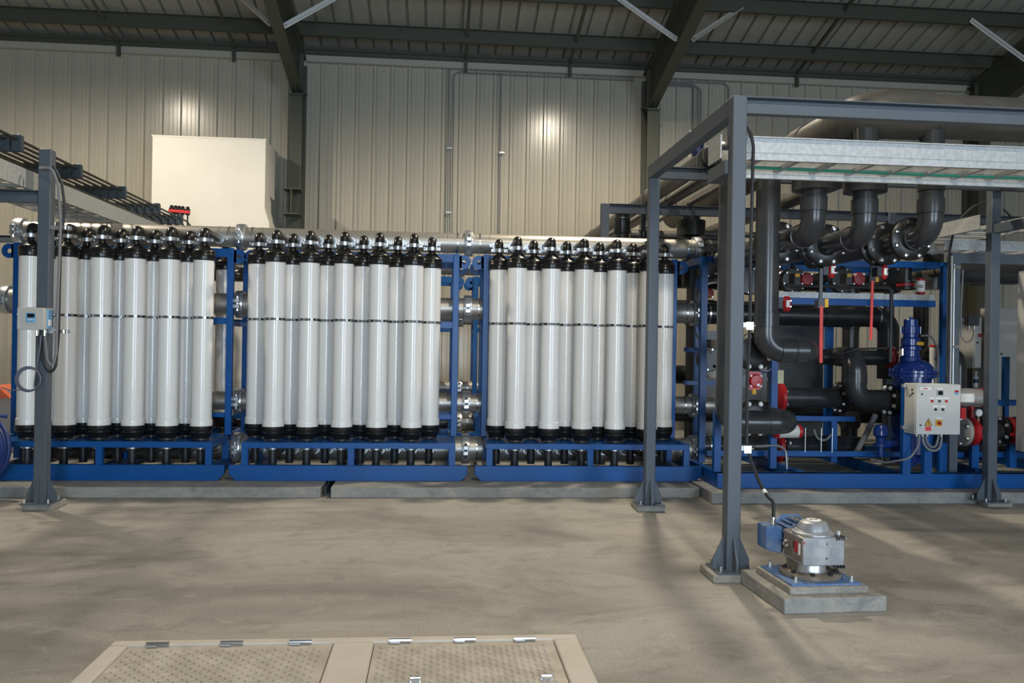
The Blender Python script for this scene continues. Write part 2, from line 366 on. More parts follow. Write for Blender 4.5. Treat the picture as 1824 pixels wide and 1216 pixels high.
# white duct box on the wall
t = T('wall_box', 'large plain white box fixed high on the back wall', 'duct box', (-4.07, 15.6, 2.6))
B().prism([(-5.035, 5.21), (-3.10, 5.22), (-3.10, 4.0), (-3.02, 3.75), (-2.96, 2.6), (-5.035, 2.6)], 'Y', 15.0, 16.17).obj('casing', 'board_white', t)
B().box(-5.05, -3.09, 14.995, 15.02, 5.195, 5.225).obj('top_edge', 'board_white', t)
# conduits on the wall
def conduit(pts, lab, r=0.013, clips=()):
    t = T('wall_conduit', lab, 'conduit', pts[0], 'conduits on the back wall')
    B().tube(pts, r, 8, 0.12).obj('tube', 'cable_grey', t)
    for c in clips: B().box(c[0]-0.05, c[0]+0.05, c[1]-0.02, c[1]+0.03, c[2]-0.012, c[2]+0.012).obj('clip', 'zinc', t)
yc = YW-0.06
conduit([(-0.743, yc, 7.14), (-0.225, yc, 7.13), (-0.038, yc, 7.0), (3.779, yc, 6.99)], 'upper conduit bending down off the eave and along the wall')
conduit([(0.126, yc, 6.98), (0.148, yc, 3.0)], 'left vertical conduit of the pair near the wall centre', clips=[(0.16, yc, 5.45), (0.16, yc, 4.2)])
conduit([(3.780, yc, 6.93), (0.214, yc, 6.93), (0.235, yc, 3.0)], 'right vertical conduit of the pair, turning to run along the wall')
conduit([(1.141, yc, 6.96), (1.163, yc, 3.0)], 'single vertical conduit right of the pair', clips=[(1.18, yc, 5.4)])
for i, (px, zz) in enumerate(((1240, 6.93), (1248, 6.90), (1254, 6.86), (1305, 6.95))):
    x = 3.9+ (px-1240)*0.011 + 1.1
    conduit([(x-0.9-0.1*i, yc, zz), (x, yc, zz), (x, yc, 3.2)], ORD[i]+' of four conduits dropping down the wall right of the middle column')
# ---------------------------------------------------------------- concrete plinths and footings
XG0, XG1 = -1.230, -1.118
def plinth(x0, x1, y0, y1, z, lab):
    t = T('equipment_plinth', lab, 'plinth', ((x0+x1)/2, (y0+y1)/2, 0))
    B().box(x0, x1, y0, y1, 0, z).obj('block', 'concrete_plinth', t, bevel=0.008)
    return t
plinth(-9.0, XG0, 9.0, 15.4, 0.115, 'long low concrete plinth under the left rack')
plinth(XG1, 2.93, 9.0, 15.4, 0.115, 'long low concrete plinth under the middle and right racks')
plinth(2.955, 9.5, 8.66, 15.0, 0.125, 'low concrete plinth under the blue pump skid')
t = T('drain_channel', 'dark steel channel in the gap between the two long plinths', 'drain', ((XG0+XG1)/2, 9.3, 0))
B().box(XG0+0.002, XG1-0.002, 9.15, 12, 0.0, 0.02).box(XG1-0.07, XG1-0.06, 9.06, 12, 0.02, 0.105).obj('channel', 'clip_slate', t)

# ---------------------------------------------------------------- filter racks
RX = [-4.975, -2.285, 0.44]; RWID = 2.64
def make_rack(x0, dy, lab, grp, RWID=2.64):
    t = T('filter_rack', lab, 'rack', (x0+RWID/2, 10.3+dy, 0.115), grp)
    X = lambda r: x0+r
    ch = 0.07
    for y in (9.40, 11.40):
        pts = [(X(ch), 0.116), (X(RWID-ch), 0.116), (X(RWID), 0.19), (X(RWID), 0.288), (X(0), 0.288), (X(0), 0.19)]
        B().prism(pts, 'Y', y+dy, y+0.07+dy).obj('base_beam', 'blue_paint', t, bevel=0.004)
    dw = RWID-2.64
    for r in (0.2, 1.3, 2.4+dw): B().box(X(r), X(r+0.07), 9.47+dy, 11.40+dy, 0.13, 0.25).obj('cross_member', 'blue_paint', t)
    # platform
    B().box(X(0.13), X(2.50+dw), 9.42+dy, 9.49+dy, 0.475, 0.54).obj('platform_rail', 'blue_paint', t, bevel=0.004)
    B().box(X(0.13), X(2.50+dw), 10.15+dy, 10.22+dy, 0.475, 0.54).obj('platform_rail', 'blue_paint', t, bevel=0.004)
    B().box(X(0.13), X(2.50+dw), 10.95+dy, 11.02+dy, 0.475, 0.54).obj('platform_rail', 'blue_paint', t, bevel=0.004)
    for r in (0.13, 2.43+dw): B().box(X(r), X(r+0.07), 9.49+dy, 10.95+dy, 0.475, 0.538).obj('platform_rail', 'blue_paint', t)
    B().box(X(0.2), X(2.43+dw), 9.49+dy, 10.15+dy, 0.50, 0.525).obj('platform_plate', 'blue_paint', t)
    for r in (0.13, 1.295+dw*0.6, 2.43+dw):
        B().box(X(r), X(r+0.07), 9.42+dy, 9.48+dy, 0.285, 0.476).obj('leg', 'blue_paint', t)
        B().box(X(r), X(r+0.07), 10.15+dy, 10.22+dy, 0.25, 0.476).obj('leg', 'blue_paint', t)
    # uprights, rails and lifting lugs
    for r, sgn in ((0.10, -1), (2.455+dw, 1)):
        for y in (10.13, 10.95):
            B().box(X(r), X(r+0.075), y+dy, y+0.075+dy, 0.54, 2.77).obj('upright', 'blue_paint', t, bevel=0.006)
            lx = X(r+0.0375)+sgn*0.092
            b = B().pipe_ring((lx, y+0.03+dy, 2.67), (0,1,0), 0.028, 0.085, 0.02, 24)
            b.prism([(X(r+0.0375)+sgn*0.03, 2.60), (lx-sgn*0.027, 2.588), (lx-sgn*0.027, 2.752), (X(r+0.0375)+sgn*0.03, 2.752)], 'Y', y+0.02+dy, y+0.04+dy)
            b.obj('lifting_lug', 'blue_paint', t)
        B().box(X(r+0.01), X(r+0.065), 10.2+dy, 10.95+dy, 2.68, 2.76).obj('side_rail', 'blue_paint', t)
        B().box(X(r+0.01), X(r+0.065), 10.2+dy, 10.95+dy, 1.84, 1.90).obj('side_rail', 'blue_paint', t)
    for y in (10.13, 10.96):
        B().box(X(0.175), X(2.455+dw), y+dy, y+0.06+dy, 2.66, 2.76).obj('top_rail', 'blue_paint', t, bevel=0.004)
        B().box(X(0.175), X(2.455+dw), y+0.01+dy, y+0.05+dy, 1.86, 1.935).obj('strap_rail', 'blue_paint', t)
    B().box(X(0.175), X(2.455+dw), 10.14+dy, 10.19+dy, 0.75, 0.80).obj('low_rail', 'blue_paint', t)
    return t
RN = ['left', 'middle', 'right']
for i in range(3): make_rack(RX[i]-(0.075 if i == 0 else 0), 0, 'blue steel filter rack at the '+RN[i]+' of the front row' if i != 1 else 'blue steel filter rack in the middle of the front row', 'front blue racks', 2.715 if i == 0 else 2.64)
for i in range(3): make_rack(RX[i]+0.03, 3.45, 'blue steel filter rack behind the '+RN[i]+' front rack', 'rear blue racks')

# ---------------------------------------------------------------- filter modules
YF, YR = 9.66, 9.97
ZWT = 2.576; ZWB = 0.700; ZCO = 0.770; ZST = 1.919
ZEL = 2.948; ZCL = 2.799; ZNK = 2.722; ZSH = 2.651
def make_module(arm, name='filter_module'):
    t = T(name, '', 'filter tube', (0, 0, 0.54))
    B().cyl((0,0,ZWB+0.05), (0,0,ZWT), 0.113, n=32).obj('tube', 'white_pvc', t)
    B().lathe([(0.114, ZCO+0.005), (0.121, ZCO-0.004), (0.123, ZWB), (0.11, ZWB-0.01)], (0,0,0), n=32).obj('collar', 'white_pvc', t)
    B().lathe([(0.118, ZWT-0.012), (0.122, ZWT), (0.122, ZWT+0.03), (0.128, ZWT+0.034), (0.128, ZWT+0.05), (0.118, ZSH), (0.128, ZSH+0.006), (0.126, ZSH+0.02),
               (0.112, ZSH+0.035), (0.07, ZNK-0.012), (0.042, ZNK+0.012), (0.038, ZNK+0.03), (0.038, ZCL)], (0,0,0), n=28).obj('top_cap', 'cap_black', t)
    for a in range(6):
        an = PI/6+a*PI/3; c, s = math.cos(an), math.sin(an)
        if s < 0.2: B().rect_bar((c*0.118, s*0.118, ZSH+0.02), (c*0.045, s*0.045, ZNK+0.02), 0.01, 0.02).obj('cap_rib', 'cap_black', t)
    B().tube([(0,0,ZCL-0.01), (0,0,ZEL-0.05), (0,0.13,ZEL-0.05)], 0.05, 16, 0.062, 8).obj('elbow', 'cap_black', t)
    B().cyl((0,0.12,ZEL-0.05), (0,arm-0.02,ZEL-0.055), 0.043, n=16).obj('branch_arm', 'pvc_dusty', t)
    for (c, ax, nm) in (((0,0,ZCL), (0,0,1), 'clamp'), ((0,arm-0.05,ZEL-0.053), (0,1,0), 'clamp'), ((0,arm-0.05,0.36), (0,1,0), 'clamp')):
        k = B().pipe_ring(c, ax, 0.036, 0.064, 0.042, 20).obj(nm, 'zinc', t)
        for sg in (-1, 1):
            p = Vector(c)+Vector((sg*0.078, 0, 0))
            B().box(p.x-0.02, p.x+0.02, p.y-0.026, p.y+0.026, p.z-0.018, p.z+0.018).obj('clamp_ear', 'zinc', k)
            B().lathe([(0.017, 0), (0.016, 0.012), (0.009, 0.02), (0.0, 0.021)], p+Vector((0,-0.026,0)), (0,-1,0), 10).obj('bolt_head', 'bright_steel', k)
    s = B().pipe_ring((0,0,ZST), (0,0,1), 0.112, 0.1165, 0.026, 32).obj('strap', 'cap_black', t)
    for a in (-0.95, -0.32, 0.42, 0.9):
        x, y = math.sin(a)*0.119, -math.cos(a)*0.119
        B().rect_bar((x-math.cos(a)*0.014, y-math.sin(a)*0.014, ZST), (x+math.cos(a)*0.014, y+math.sin(a)*0.014, ZST), 0.012, 0.026 if abs(a) < 0.6 else 0.012).obj('buckle', 'zinc', s)
    B().cyl((math.sin(-0.32)*0.124, -0.118, ZST), (math.sin(0.42)*0.124, -0.114, ZST), 0.004, n=6).obj('strap_bolt', 'zinc', s)
    B().lathe([(0.05, 0.552), (0.095, 0.562), (0.112, 0.60), (0.126, 0.625), (0.122, 0.64), (0.128, 0.65), (0.128, ZWB-0.004), (0.118, ZWB)], (0,0,0), n=28).obj('bottom_cap', 'cap_black', t)
    B().lathe([(0.09, 0.541), (0.09, 0.56), (0.06, 0.57)], (0,0,0), n=24).obj('foot', 'pvc_grey', t)
    B().cyl((0,0,0.53), (0,0,0.235), 0.046, n=18).obj('drain_pipe', 'pvc_grey', t)
    B().pipe_ring((0,0,0.455), (0,0,1), 0.044, 0.066, 0.035, 20).obj('drain_clamp', 'zinc', t)
    B().cyl((0,0.02,0.36), (0,arm-0.02,0.36), 0.04, n=14).obj('drain_arm', 'pvc_dusty', t)
    return t
FX = [[-4.534, -4.145, -3.771, -3.407, -3.034, -2.658],
      [-1.861, -1.480, -1.090, -0.691, -0.295],
      [0.914, 1.312, 1.706, 2.100, 2.489]]
RXX = [[-4.445, -4.061, -3.680, -3.302, -2.915],
      [-2.121, -1.726, -1.315, -0.901, -0.497, -0.090],
      [0.719, 1.142, 1.550, 1.955, 2.366, 2.759]]
mf = make_module(10.36-YF); mr = make_module(10.36-YR)
usedf = usedr = False
for ri in range(3):
    for k, x in enumerate(FX[ri]):
        o = mf if not usedf else copy_tree(mf); usedf = True
        o.location = (x, YF, 0.54); 
        o['label'] = 'white filter tube, %s from the left in the front row of the %s rack' % (ORD[k], RN[ri]); o['group'] = 'front row filter tubes'
    for k, x in enumerate(RXX[ri]):
        o = mr if not usedr else copy_tree(mr); usedr = True
        o.location = (x, YR, 0.54)
        o['label'] = 'white filter tube, %s from the left in the second row of the %s rack' % (ORD[k], RN[ri]); o['group'] = 'second row filter tubes'
mb = make_module(0.4)
for k in range(5):
    o = mb if k == 0 else copy_tree(mb)
    o.rotation_euler = (0, 0, PI); o.location = (-2.738-0.385*k, 10.93, 0.54)
    o['label'] = 'filter tube behind the left rack pipes, %s from the right' % ORD[k]; o['group'] = 'filter tubes at the back of the left rack'
for k in range(3):
    o = copy_tree(mf); o.location = (-3.029+0.385*(k-1), 9.66+3.45, 0.54)
    o['label'] = ['filter tube of the rear bank hidden behind the left rack', 'cream filter tube of the rear bank in the gap between left and middle racks', 'filter tube of the rear bank behind the middle rack edge'][k]; o['group'] = 'rear bank filter tubes'
# parts of a module are built around x=y=0 with the thing at z 0.54

# ---------------------------------------------------------------- header pipes
HX = [-5.02, -2.426, 0.363, 3.306]
LV = [(2.935, 0.125, 'top'), (2.112, 0.131, 'middle'), (0.925, 0.112, 'lower'), (0.352, 0.15, 'bottom')]
def coupling(t, x, y, z, r):
    k = B().lathe([(r*1.0, -0.055), (r+0.035, -0.05), (r+0.04, -0.02), (r+0.04, 0.02), (r+0.035, 0.05), (r*1.0, 0.055)], (x, y, z), (1,0,0), 28).obj('coupling', 'zinc', t)
    for an in (0.0, PI):
        c = Vector((x, y-math.cos(an)*(r+0.055), z))
        B().box(c.x-0.035, c.x+0.035, c.y-0.03, c.y+0.03, c.z-0.06, c.z-0.008).box(c.x-0.035, c.x+0.035, c.y-0.03, c.y+0.03, c.z+0.008, c.z+0.06).obj('bolt_pad', 'zinc', k, bevel=0.008)
        B().cyl((c.x, c.y, c.z-0.09), (c.x, c.y, c.z+0.09), 0.018, n=8).obj('coupling_bolt', 'bright_steel', k)
def header(x0, x1, y, z, r, lab, grp, cl=False, cr=True, m='steel_pipe'):
    t = T('header_pipe', lab, 'pipe', ((x0+x1)/2, y, z-r), grp)
    B().cyl((x0+0.003, y, z), (x1-0.003, y, z), r, n=32).obj('pipe_body', m, t)
    for x in (x0+0.14, x1-0.14, x0+0.26, x1-0.26): B().pipe_ring((x, y, z), (1,0,0), r-0.002, r+0.006, 0.014 if x in (x0+0.14, x1-0.14) else 0.006, 28).obj('band', 'bright_steel' if x in (x0+0.14, x1-0.14) else m, t)
    if cr: coupling(t, x1, y, z, r)
    if cl: coupling(t, x0, y, z, r)
    if r < 0.14:
        c = Vector((x1-0.45, y-r, z)); B().lathe([(0.035, 0), (0.035, 0.06), (0.055, 0.065), (0.055, 0.10), (0.03, 0.115), (0.0, 0.118)], c, (0,-1,0), 16).obj('blank_plug', 'zinc', t)
    return t
for dy, pre in ((0, 'front'), (3.45, 'rear')):
    for (z, r, ln) in LV:
        for i in range(3):
            header(HX[i] if i or ln == 'top' else (-5.17 if ln == 'middle' else -4.72), HX[i+1], 10.45+dy, z, r, 'grey steel %s header pipe of the %s %s rack' % (ln, pre, RN[i]), 'steel header pipes', cl=(i == 0 and ln in ('top', 'middle')))

# ---------------------------------------------------------------- gantry frames
def post(t, x, y, z0, z1, wdt=0.105, gus=True):
    B().box(x-wdt/2, x+wdt/2, y-wdt/2, y+wdt/2, z0, z1).obj('post', 'gantry_grey', t, bevel=0.008)
    if gus:
        h = 0.26; e = 0.085; h2 = wdt/2
        B().box(x-0.14, x+0.14, y-0.14, y+0.14, z0, z0+0.012).obj('base_plate', 'gantry_grey', t)
        for sg in (-1, 1):
            B().prism([(x+sg*h2, z0+0.012), (x+sg*(h2+e), z0+0.012), (x+sg*(h2+e), z0+0.08), (x+sg*h2, z0+h)], 'Y', y-0.006, y+0.006).obj('gusset', 'gantry_grey', t)
            B().prism([(y+sg*h2, z0+0.012), (y+sg*(h2+e), z0+0.012), (y+sg*(h2+e), z0+0.08), (y+sg*h2, z0+h)], 'X', x-0.006, x+0.006).obj('gusset', 'gantry_grey', t)
            for s2 in (-1, 1): B().cyl((x+sg*0.11, y+s2*0.11, z0), (x+sg*0.11, y+s2*0.11, z0+0.05), 0.009, n=8).obj('anchor_bolt', 'zinc', t)
def beam_x(t, x0, x1, y, zt, d=0.125, wd=0.075, nm='beam'):
    B().prism([(y-wd/2, zt), (y+wd/2, zt), (y+wd/2, zt-d), (y-wd/2, zt-d), (y-wd/2, zt-d+0.07), (y+wd/2-0.012, zt-d+0.08), (y+wd/2-0.012, zt-0.012), (y-wd/2, zt-0.008)], 'X', x0, x1).obj(nm, 'gantry_grey', t)
def beam_y(t, x, y0, y1, zt, d=0.125, wd=0.075, nm='beam'):
    B().box(x-wd/2, x+wd/2, y0, y1, zt-d, zt).obj(nm, 'gantry_grey', t, bevel=0.004)
def footing(x, y, lab, s=0.155, h=0.06):
    o = B().box(x-s*0.92, x+s*0.92, y-s, y+s, 0, h).obj('post_footing', 'concrete_footing', bevel=0.008)
    tag(o, lab, 'footing', 'concrete pads under the gantry posts')
PX = 2.163
footing(2.13, 5.92, 'concrete pad under the nearest gantry post'); footing(2.19, 8.42, 'concrete pad under the gantry post in front of the right rack'); footing(6.1, 8.62, 'concrete pad under the far right gantry post'); footing(-3.83, 8.52, 'concrete pad under the left gantry post'); footing(-3.33, 6.02, 'low concrete pad cut by the left edge of the picture', 0.165, 0.09)
g = T('pipe_gantry', 'grey box section steel gantry carrying pipes over the pump skid', 'gantry', (4.1, 7.2, 0.06))
post(g, PX, 5.905, 0.06, 3.525); post(g, 2.185, 8.36, 0.06, 3.54); post(g, 5.99, 8.5, 0.06, 3.53)
post(g, 2.16, 10.76, 0.116, 3.545, gus=False); post(g, 6.1, 10.76, 0.125, 3.545, gus=False)
beam_x(g, PX, 8.2, 5.905, 3.525); beam_x(g, 2.185, 8.2, 8.38, 3.535); beam_x(g, 2.16, 8.2, 10.76, 3.545)
beam_y(g, PX+0.0, 5.95, 8.32, 3.53, 0.13, 0.09)
beam_y(g, PX-0.03, 5.95, 6.35, 3.075, 0.105, 0.09, 'tray_bracket'); beam_y(g, 5.99, 6.0, 8.45, 3.53); beam_y(g, 5.99, 5.4, 8.45, 3.06, 0.1)
# left gantry
g2 = T('tray_gantry', 'dark grey steel post and beam carrying the left cable tray', 'gantry', (-3.83, 8.5, 0.06))
post(g2, -3.83, 8.46, 0.06, 3.50, 0.115); beam_x(g2, -7.5, -3.88, 8.46, 3.10, 0.12); post(g2, -4.75, 12.4, 0.115, 3.08, gus=False); beam_x(g2, -7.5, -4.0, 12.4, 3.10, 0.1)

# ---------------------------------------------------------------- left cable tray, air pipes and clips
t = T('cable_tray', 'galvanised ladder tray running to the back wall at the left', 'cable tray', (-4.3, 11, 3.1))
for x, sg in ((-3.97, 1), (-4.62, -1)):
    B().box(x-0.004, x+0.004, 4.6, 14.6, 3.105, 3.285).box(min(x, x-sg*0.03), max(x, x-sg*0.03), 4.6, 14.6, 3.105, 3.112).box(min(x, x-sg*0.03), max(x, x-sg*0.03), 4.6, 14.6, 3.278, 3.285).obj('side_rail', 'galv', t)
for k in range(33):
    y = 4.75+0.3*k; B().box(-4.62, -3.97, y-0.025, y+0.025, 3.112, 3.14).obj('rung', 'galv', t)
for y in (7.45,):
    j = B().box(-3.966, -3.958, y, y+0.14, 3.12, 3.27).obj('splice_plate', 'galv', t)
    for a in (0.03, 0.11):
        for zz in (3.15, 3.24): B().cyl((-3.958, y+a, zz), (-3.945, y+a, zz), 0.012, n=8).obj('bolt', 'bright_steel', j)
NP = 6
for k in range(NP):
    x = -4.02-0.105*k
    o = B().tube([(x, 4.6, 3.56), (x, 13.6, 3.54), (x+0.0, 14.2, 3.40), (x, 14.9, 3.2)], 0.015, 8, 0.3).obj('air_pipe', 'olive_pipe')
    tag(o, 'thin black air pipe above the left tray, %s from the right' % ORD[k], 'pipe', 'thin air pipes above the left tray')
for j, y in enumerate((7.0, 8.28, 9.6, 10.9, 12.2, 13.25)):
    t = T('pipe_clip_row', 'row of slate pipe clips on the air pipes, %s from the front' % ORD[j], 'pipe clips', (-4.28, y, 3.49), 'rows of pipe clips')
    B().box(-4.60, -3.99, y-0.02, y+0.02, 3.435, 3.462).obj('strut', 'clip_slate', t)
    for k in range(NP):
        x = -4.02-0.105*k
        B().prism([(x-0.046, 3.44), (x+0.046, 3.44), (x+0.04, 3.59), (x-0.04, 3.59)], 'Y', y-0.03, y+0.03).obj('clip', 'clip_slate', t)
        B().cyl((x, y, 3.59), (x, y, 3.605), 0.008, n=6).obj('clip_screw', 'zinc', t)
    for x in (-4.57, -4.2): B().box(x-0.01, x+0.01, y-0.01, y+0.01, 3.14, 3.436).obj('stand', 'clip_slate', t)
for k in range(4):
    x = -4.0-0.05*k
    tag(B().tube([(x, 4.6, 3.30-0.004*k), (x+0.006, 9, 3.305), (x, 14.4, 3.30)], 0.014, 6, 0.3).obj('power_cable', 'olive_pipe'), 'black power cable lying along the left tray, %s from the right' % ORD[k], 'cable', 'black cables on the left tray')
t = T('valve_manifold', 'small red manifold with black valves in front of the white wall box', 'manifold', (-4.118,13.500,3.664))
p0, p1 = Vector((-4.247,13.500,3.678)), Vector((-3.954,13.500,3.660))
B().rect_bar(p0+Vector((0,-0.07,0)), p1+Vector((0.03,-0.07,0)), 0.03, 0.045).obj('bar', 'red_bright', t)
for f in (0.08, 0.28, 0.47, 0.66, 0.92):
    p = p0.lerp(p1, f); B().lathe([(0.03, -0.06), (0.04, -0.02), (0.04, 0.03), (0.025, 0.05), (0.03, 0.06), (0.02, 0.075)], p+Vector((0,0,0.02)), n=12).obj('valve', 'flange_black', t)
    B().cyl(p+Vector((0,0,-0.3)), p, 0.012, n=8).obj('valve_pipe', 'olive_pipe', t)

# ---------------------------------------------------------------- transmitter on the left post with cables
t = T('transmitter', 'grey and blue transmitter with small screen on the left gantry post', 'transmitter', (-3.866,8.300,1.728))
x0, x1 = -3.982, -3.738; z0, z1 = 1.743, 1.951
B().box(x0, x1, 8.24, 8.29, z0, z1).obj('front_cover', 'transmitter_grey', t, bevel=0.006)
B().box(x0+0.01, x1-0.0, 8.29, 8.36, z0+0.006, z1-0.006).obj('back_cover', 'transmitter_grey', t)
bb = B().box(x0+0.01, x1+0.012, 8.30, 8.39, z0+0.012, z1-0.012).obj('housing', 'transmitter_blue', t, bevel=0.006)
B().box(x1+0.012, x1+0.016, 8.305, 8.36, z0+0.04, z0+0.10).obj('rating_plate', 'panel_mark', bb)
B().box(-3.929, -3.787, 8.233, 8.241, 1.796, 1.919).obj('window', 'transmitter_grey', t)
k = B().box(-3.896, -3.810, 8.228, 8.235, 1.812, 1.903).obj('keypad', 'transmitter_blue', t)
B().box(-3.882, -3.818, 8.224, 8.229, 1.860, 1.895).obj('screen', 'lcd', k)
for px in (51, 55, 59): B().box(-3.874+(px-51)*0.0055, -3.874+(px-51)*0.0055+0.012, 8.224, 8.229, 1.833, 1.844).obj('key', 'panel_mark', k)
for px in (66, 80): 
    p = Vector((-3.825,8.300,1.739)) if px == 66 else Vector((-3.767,8.330,1.740))
    B().cyl(p, p-Vector((0,0,0.05)), 0.015, n=10).obj('gland', 'bright_steel', t)
B().box(-3.95, -3.71, 8.36, 8.405, z0+0.0, z0+0.025).box(-3.95, -3.71, 8.36, 8.405, z1-0.02, z1+0.008).obj('mounting_strut', 'zinc', t)
for i, zz in enumerate((2.740, 1.732)):
    t2 = T('cable_bracket', ['short cable bracket high on the left gantry post', 'short cable bracket beside the transmitter'][i], 'bracket', (-3.72, 8.42, zz), 'cable brackets on the left post')
    B().box(-3.772, -3.58, 8.40, 8.44, zz-0.018, zz+0.018).obj('arm', 'zinc', t2)
    B().pipe_ring((-3.625, 8.40, zz), (0,0,1), 0.02, 0.032, 0.03, 14).obj('saddle', 'bright_steel', t2)
def cable(name, pts, r, m, lab, grp=None, fil=0.12, n=8, cat='cable'):
    return tag(B().tube(pts, r, n, fil).obj(name, m), lab, cat, grp)
cable('cable', [(-3.830,8.300,3.287), (-3.717,8.300,3.307), (-3.674,8.350,3.140), (-3.652,8.360,2.763), (-3.669,8.360,1.894), (-3.673,8.360,1.515), (-3.707,8.360,1.379), (-3.746,8.340,1.460), (-3.766,8.330,1.692)], 0.013, 'cable_grey', 'grey cable looping from the left tray down to the transmitter')
cable('cable', [(-3.738,8.380,3.334), (-3.666,8.400,3.177), (-3.630,8.400,2.933), (-3.667,8.400,2.605), (-3.672,8.400,1.678), (-3.694,8.400,1.377), (-3.750,8.400,1.322), (-3.820,8.400,1.457), (-3.849,8.400,1.675)], 0.014, 'rubber', 'black cable looping from the left tray down behind the transmitter')
b = B(); cx, cy, cz = (-3.928,8.360,1.267)
for k in range(5):
    pts = [(cx+(0.118-0.004*k)*math.cos(a)+0.008*k, cy-0.01*k, cz+(0.122-0.005*k)*math.sin(a)+0.004*(k % 2)) for a in [2*PI*i/24 for i in range(25)]]
    b.tube(pts, 0.0055, 6)
b.tube([(-3.788,8.300,1.691), (-3.797,8.300,1.567), (-3.843,8.330,1.351), (-3.866,8.340,1.188)], 0.006, 6, 0.05)
b.tube([(-3.952,8.360,1.164), (-4.198,8.600,1.142), (-4.443,8.900,1.150)], 0.006, 6, 0.05)
tag(b.obj('wire_coil', 'cable_wire'), 'coil of thin grey wire hanging under the transmitter', 'wire coil')
# blue hose coil and orange chute at the left edge
t = T('hose_coil', 'blue hose coil at the left edge of the picture', 'hose', (-4.8, 8.9, 0.0))
for k in range(6):
    B().tor((-4.78+0.012*(k % 2), 8.78+0.045*k, 0.50+0.01*(k % 3)), (0.1,1,0), 0.36+0.012*(k % 3), 0.022, 40, 8).obj('hose_turn', 'hose_blue', t)
B().tube([(-4.62, 8.9, 0.84), (-4.50, 8.9, 0.87), (-4.40, 8.95, 0.85)], 0.02, 8, 0.03).obj('hose_end', 'hose_blue', t)
B().box(-4.82, -4.75, 8.74, 8.99, 0.0, 0.9).obj('reel_stand', 'frame_green', t)
b = B().prism([(-5.967, 1.001), (-5.755, 0.974), (-5.626, 0.850), (-5.964, 0.839)], 'Y', 11.5, 12.3)
tag(b.obj('orange_tray', 'orange'), 'orange sloping tray edge peeking in at the left behind the rack', 'tray')
b = B().box(-7.0, -5.15, 11.6, 12.2, 0.115, 0.95)
tag(b.obj('tray_stand', 'cabinet'), 'dark stand under the orange tray at the left', 'stand')

# ---------------------------------------------------------------- floor hatch
hx0, hx1, hy1, hy0 = -1.735, 0.815, 4.70, 3.1
t = T('floor_hatch', 'double leaf tread plate floor hatch in a pale frame in the foreground', 'floor hatch', ((hx0+hx1)/2, 3.9, 0))
zf = 0.035
for nm, (a0, a1, b0, b1) in (('frame_bar', (hx0, hx1, hy1-0.075, hy1)), ('frame_bar', (hx0, hx1, hy0, hy0+0.12)), ('frame_bar', (hx0, hx0+0.10, hy0+0.12, hy1-0.075)), ('frame_bar', (hx1-0.14, hx1, hy0+0.12, hy1-0.075)), ('centre_bar', (-0.545, -0.325, hy0+0.12, hy1-0.075))):
    B().box(a0, a1, b0, b1, 0.0, zf).obj(nm, 'hatch_frame', t, bevel=0.01)
for (a0, a1) in ((hx0+0.105, -0.55), (-0.32, hx1-0.145)):
    d = B().box(a0, a1, hy0+0.125, hy1-0.08, 0.0, 0.026).obj('leaf', 'hatch_plate', t)
    b = B(); nx = int((a1-a0-0.06)/0.034); ny = int((hy1-hy0-0.25)/0.034)
    for i in range(nx):
        for j in range(ny):
            x, y = a0+0.04+i*0.034, hy0+0.15+j*0.034; an = PI/4 if (i+j) % 2 else -PI/4
            c, s = math.cos(an), math.sin(an)
            P = lambda u, v, z: (x+c*u-s*v, y+s*u+c*v, z)
            b.add([P(-0.017,0,0.026), P(0,-0.005,0.026), P(0.017,0,0.026), P(0,0.005,0.026), P(-0.008,0,0.031), P(0.008,0,0.031)], [(0,1,5,4),(1,2,5),(2,3,4,5),(3,0,4)], False)
    tr = b.obj('tread_pattern', 'hatch_plate', d); tr['kind'] = 'stuff'
    for f in (0.14, 0.5, 0.84):
        x = a0+(a1-a0)*f
        hg = B().cyl((x-0.06, hy1-0.078, 0.04), (x+0.06, hy1-0.078, 0.04), 0.012, n=10).obj('hinge', 'bright_steel', d)
        B().box(x-0.055, x+0.0, hy1-0.10, hy1-0.078, 0.03, 0.037).box(x, x+0.055, hy1-0.078, hy1-0.05, 0.036, 0.042).obj('hinge_leaf', 'zinc', hg)
for (px, w_) in ((0.564, 0.035), (-0.084, 0.03)):
    B().box(px-w_, px+w_, 4.06, 4.10, 0.026, 0.034).cyl((px-w_*0.8, 4.08, 0.05), (px+w_*0.8, 4.08, 0.05), 0.008, n=8).box(px-w_*0.8, px-w_*0.7, 4.072, 4.088, 0.03, 0.05).box(px+w_*0.7, px+w_*0.8, 4.072, 4.088, 0.03, 0.05).obj('handle', 'bright_steel', t)
# ---------------------------------------------------------------- right cable tray on the gantry
t = T('cable_tray', 'bright galvanised ladder tray across the front of the pipe gantry', 'cable tray', (5.0, 6.2, 3.08))
for y, sg in ((6.0, 1), (6.45, -1)):
    b = B().box(2.24, 8.2, y-0.004, y+0.004, 3.085, 3.262)
    ya, yb = sorted((y, y-sg*0.028))
    b.box(2.24, 8.2, ya, yb, 3.254, 3.262).box(2.24, 8.2, ya, yb, 3.085, 3.093).box(2.24, 8.2, y-0.010, y+0.006, 3.145, 3.153)
    b.obj('side_rail', 'galv', t)
for k in range(20):
    x = 2.38+0.3*k; B().box(x-0.022, x+0.022, 6.006, 6.444, 3.094, 3.122).obj('rung', 'galv', t)
B().box(2.24, 8.2, 6.452, 6.49, 3.05, 3.10).obj('support_strip', 'galv', t)
B().box(2.055, 2.065, 5.96, 6.24, 3.085, 3.262).obj('end_plate', 'galv', t)
